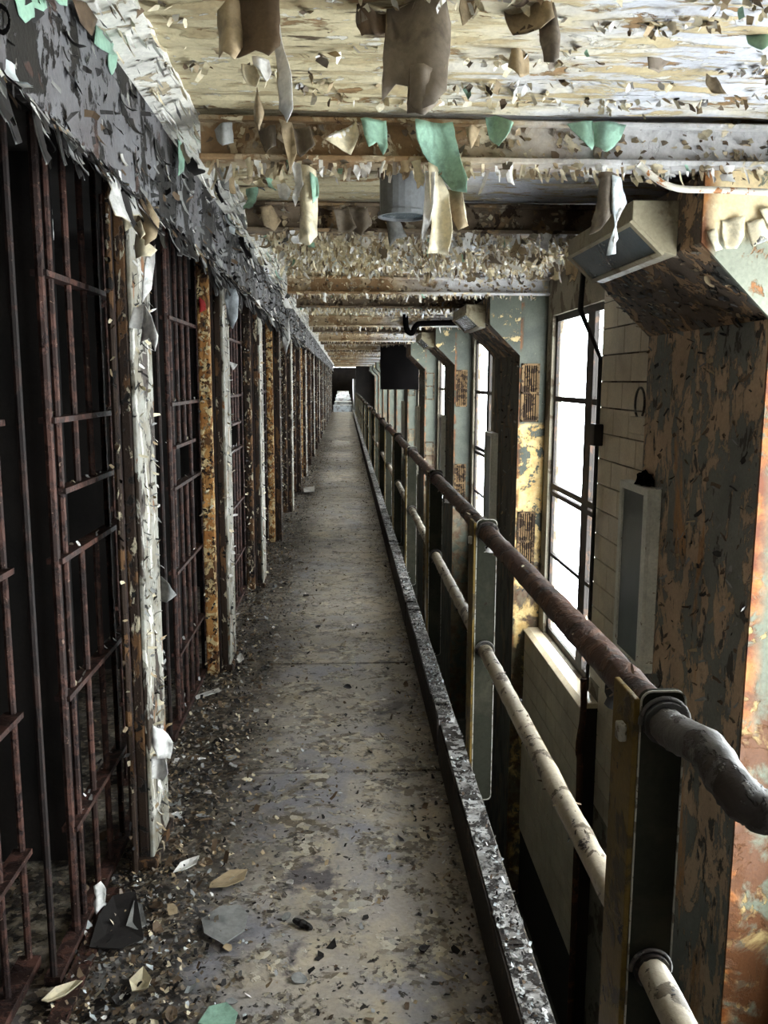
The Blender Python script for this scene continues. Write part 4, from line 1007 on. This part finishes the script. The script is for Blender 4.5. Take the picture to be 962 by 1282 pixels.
def ground_piece(name, pts, fc, bc, label, cat='paint piece', lift=.013, curl=.0, seed=0):
    P = [at_z(x, y, lift) for x, y in pts]; c = sum(P, Vector())/len(P); c.z = 0
    q = MB(); n = len(P); th = .003
    for sgn in (1, -1):
        o = len(q.v); q.v.append((c.x, c.y, lift+sgn*th*.5))
        for f_ in (.5, 1):
            for k, p in enumerate(P):
                v = c+(Vector((p.x, p.y, 0))-c)*f_; q.v.append((v.x, v.y, lift+sgn*th*.5+curl*f_*f_*(.4+.6*abs(math.sin(k*1.7+seed)))))
        for i in range(n):
            k = (i+1) % n
            for f in ((o, o+1+i, o+1+k), (o+1+i, o+1+n+i, o+1+n+k, o+1+k)): q.f.append(f); q.m.append(0 if sgn > 0 else 1)
    b = 1+2*n
    for i in range(n):
        k = (i+1) % n; q.f.append((1+n+i, b+1+n+i, b+1+n+k, 1+n+k)); q.m.append(0)
    return tag(q.build(name, [FL[fc], FL[bc]], loc=c), label, cat)
ground_piece('paint_piece', [(217, 1094), (226, 1084), (238, 1077), (250, 1075), (246, 1084), (232, 1092)], 'white', 'cream', 'long pale leaf-shaped paint flake lying on the dark litter', curl=.012)
ground_piece('paint_piece', [(252, 1152), (276, 1136), (300, 1134), (311, 1146), (306, 1166), (280, 1184), (256, 1170)], 'grey', 'dark', 'large grey slate-coloured paint sheet flat on the floor', curl=.004)
ground_piece('paint_piece', [(264, 1106), (288, 1092), (310, 1090), (306, 1104), (284, 1112), (262, 1114)], 'tan', 'brown', 'tan paint sheet beside the grey slate-coloured one', curl=.008)
ground_piece('paint_piece', [(248, 1282), (262, 1262), (284, 1256), (298, 1270), (292, 1290)], 'mint', 'grey', 'pale green paint sheet at the bottom edge of the photo', curl=.004)
ground_piece('paint_piece', [(112, 1188), (124, 1150), (142, 1124), (170, 1120), (176, 1152), (180, 1180), (150, 1192)], 'dark', 'dark', 'large black sheet of fallen paint by the nearest door', curl=.012)
ground_piece('paint_piece', [(158, 1160), (168, 1130), (178, 1134), (184, 1160), (172, 1166)], 'grey', 'dark', 'narrow grey strip lying on the black fallen sheet', lift=.016, curl=.006)
ground_piece('paint_piece', [(52, 1256), (70, 1244), (96, 1232), (104, 1236), (84, 1250), (60, 1262)], 'cream', 'tan', 'long splintered cream strip in the bottom left corner', curl=.02)
ground_piece('paint_piece', [(162, 1232), (180, 1222), (190, 1232), (186, 1248), (166, 1250)], 'cream', 'tan', 'folded cream paint lump near the bottom left', curl=.03)
ground_piece('paint_piece', [(243, 872), (274, 862), (276, 866), (246, 876)], 'white', 'cream', 'thin white stick of paint by the foot of the second door', lift=.01, curl=.004)
ground_piece('paint_piece', [(294, 824), (302, 820), (306, 826), (300, 832)], 'white', 'white', 'small white lump at the foot of the orange post', lift=.02, curl=.012)
ground_piece('paint_piece', [(380, 612), (394, 610), (394, 616), (381, 618)], 'white', 'cream', 'white paint roll on the floor far along the cells', lift=.03, curl=.02)
c = at_z(379, 1161, 0); q = MB(); q.tube(smooth_path([(c.x-.030, c.y+.022, .010), (c.x-.01, c.y+.006, .013), (c.x+.012, c.y-.006, .011), (c.x+.030, c.y-.022, .010)], 3), [.004, .008, .011, .010, .012, .011, .010, .011, .008, .004], 7, jit=.2)
tag(q.build('charred_stub', FL['dark'], loc=Vector((c.x, c.y, 0))), 'small black charred stub lying on the bare floor', 'stub')
outline('paint_piece', [(118, 1108), (126, 1104), (132, 1116), (131, 1134), (122, 1142), (117, 1130), (121, 1122)], 2.33, 'white', 'cream', None, .008, .0, seed=3)
o = [o for o in bpy.data.objects if o.name.startswith('paint_piece')][-1]
tag(bpy.data.objects[sorted([o.name for o in bpy.data.objects if o.name.startswith('paint_piece')])[-1]], 'white torn paint scrap caught on the foot of the nearest door', 'paint piece')

# painted numeral fragment on the fascia at the left edge
q = MB(); mp = [at_x(x, y, XF+.0085) for x, y in ((-6, 6), (2, 8), (8, 13), (11, 22), (11, 31), (8, 38), (3, 41), (-3, 38))]
for a, b in zip(mp[:-1], mp[1:]):
    dd = (b-a).normalized(); sd_ = Vector((0, -dd.z, dd.y))*.004; o = Vector((.0012, 0, 0))
    q.poly([a-sd_, b-sd_, b+sd_, a+sd_]); q.poly([a-sd_+o, a+sd_+o, b+sd_+o, b-sd_+o])
q.build('painted_mark', M['black'], fas1)

for pts, fc in (([(54, 240), (62, 238), (64, 300), (58, 330), (54, 290)], 'taupe'), ([(60, 252), (66, 262), (68, 300), (64, 308), (61, 280)], 'white')):
    outline('paint_sheet', pts, 0, fc, 'tan', wall_left, .004, 0, plane=lambda x, y: at_x(x, y, -1.02))
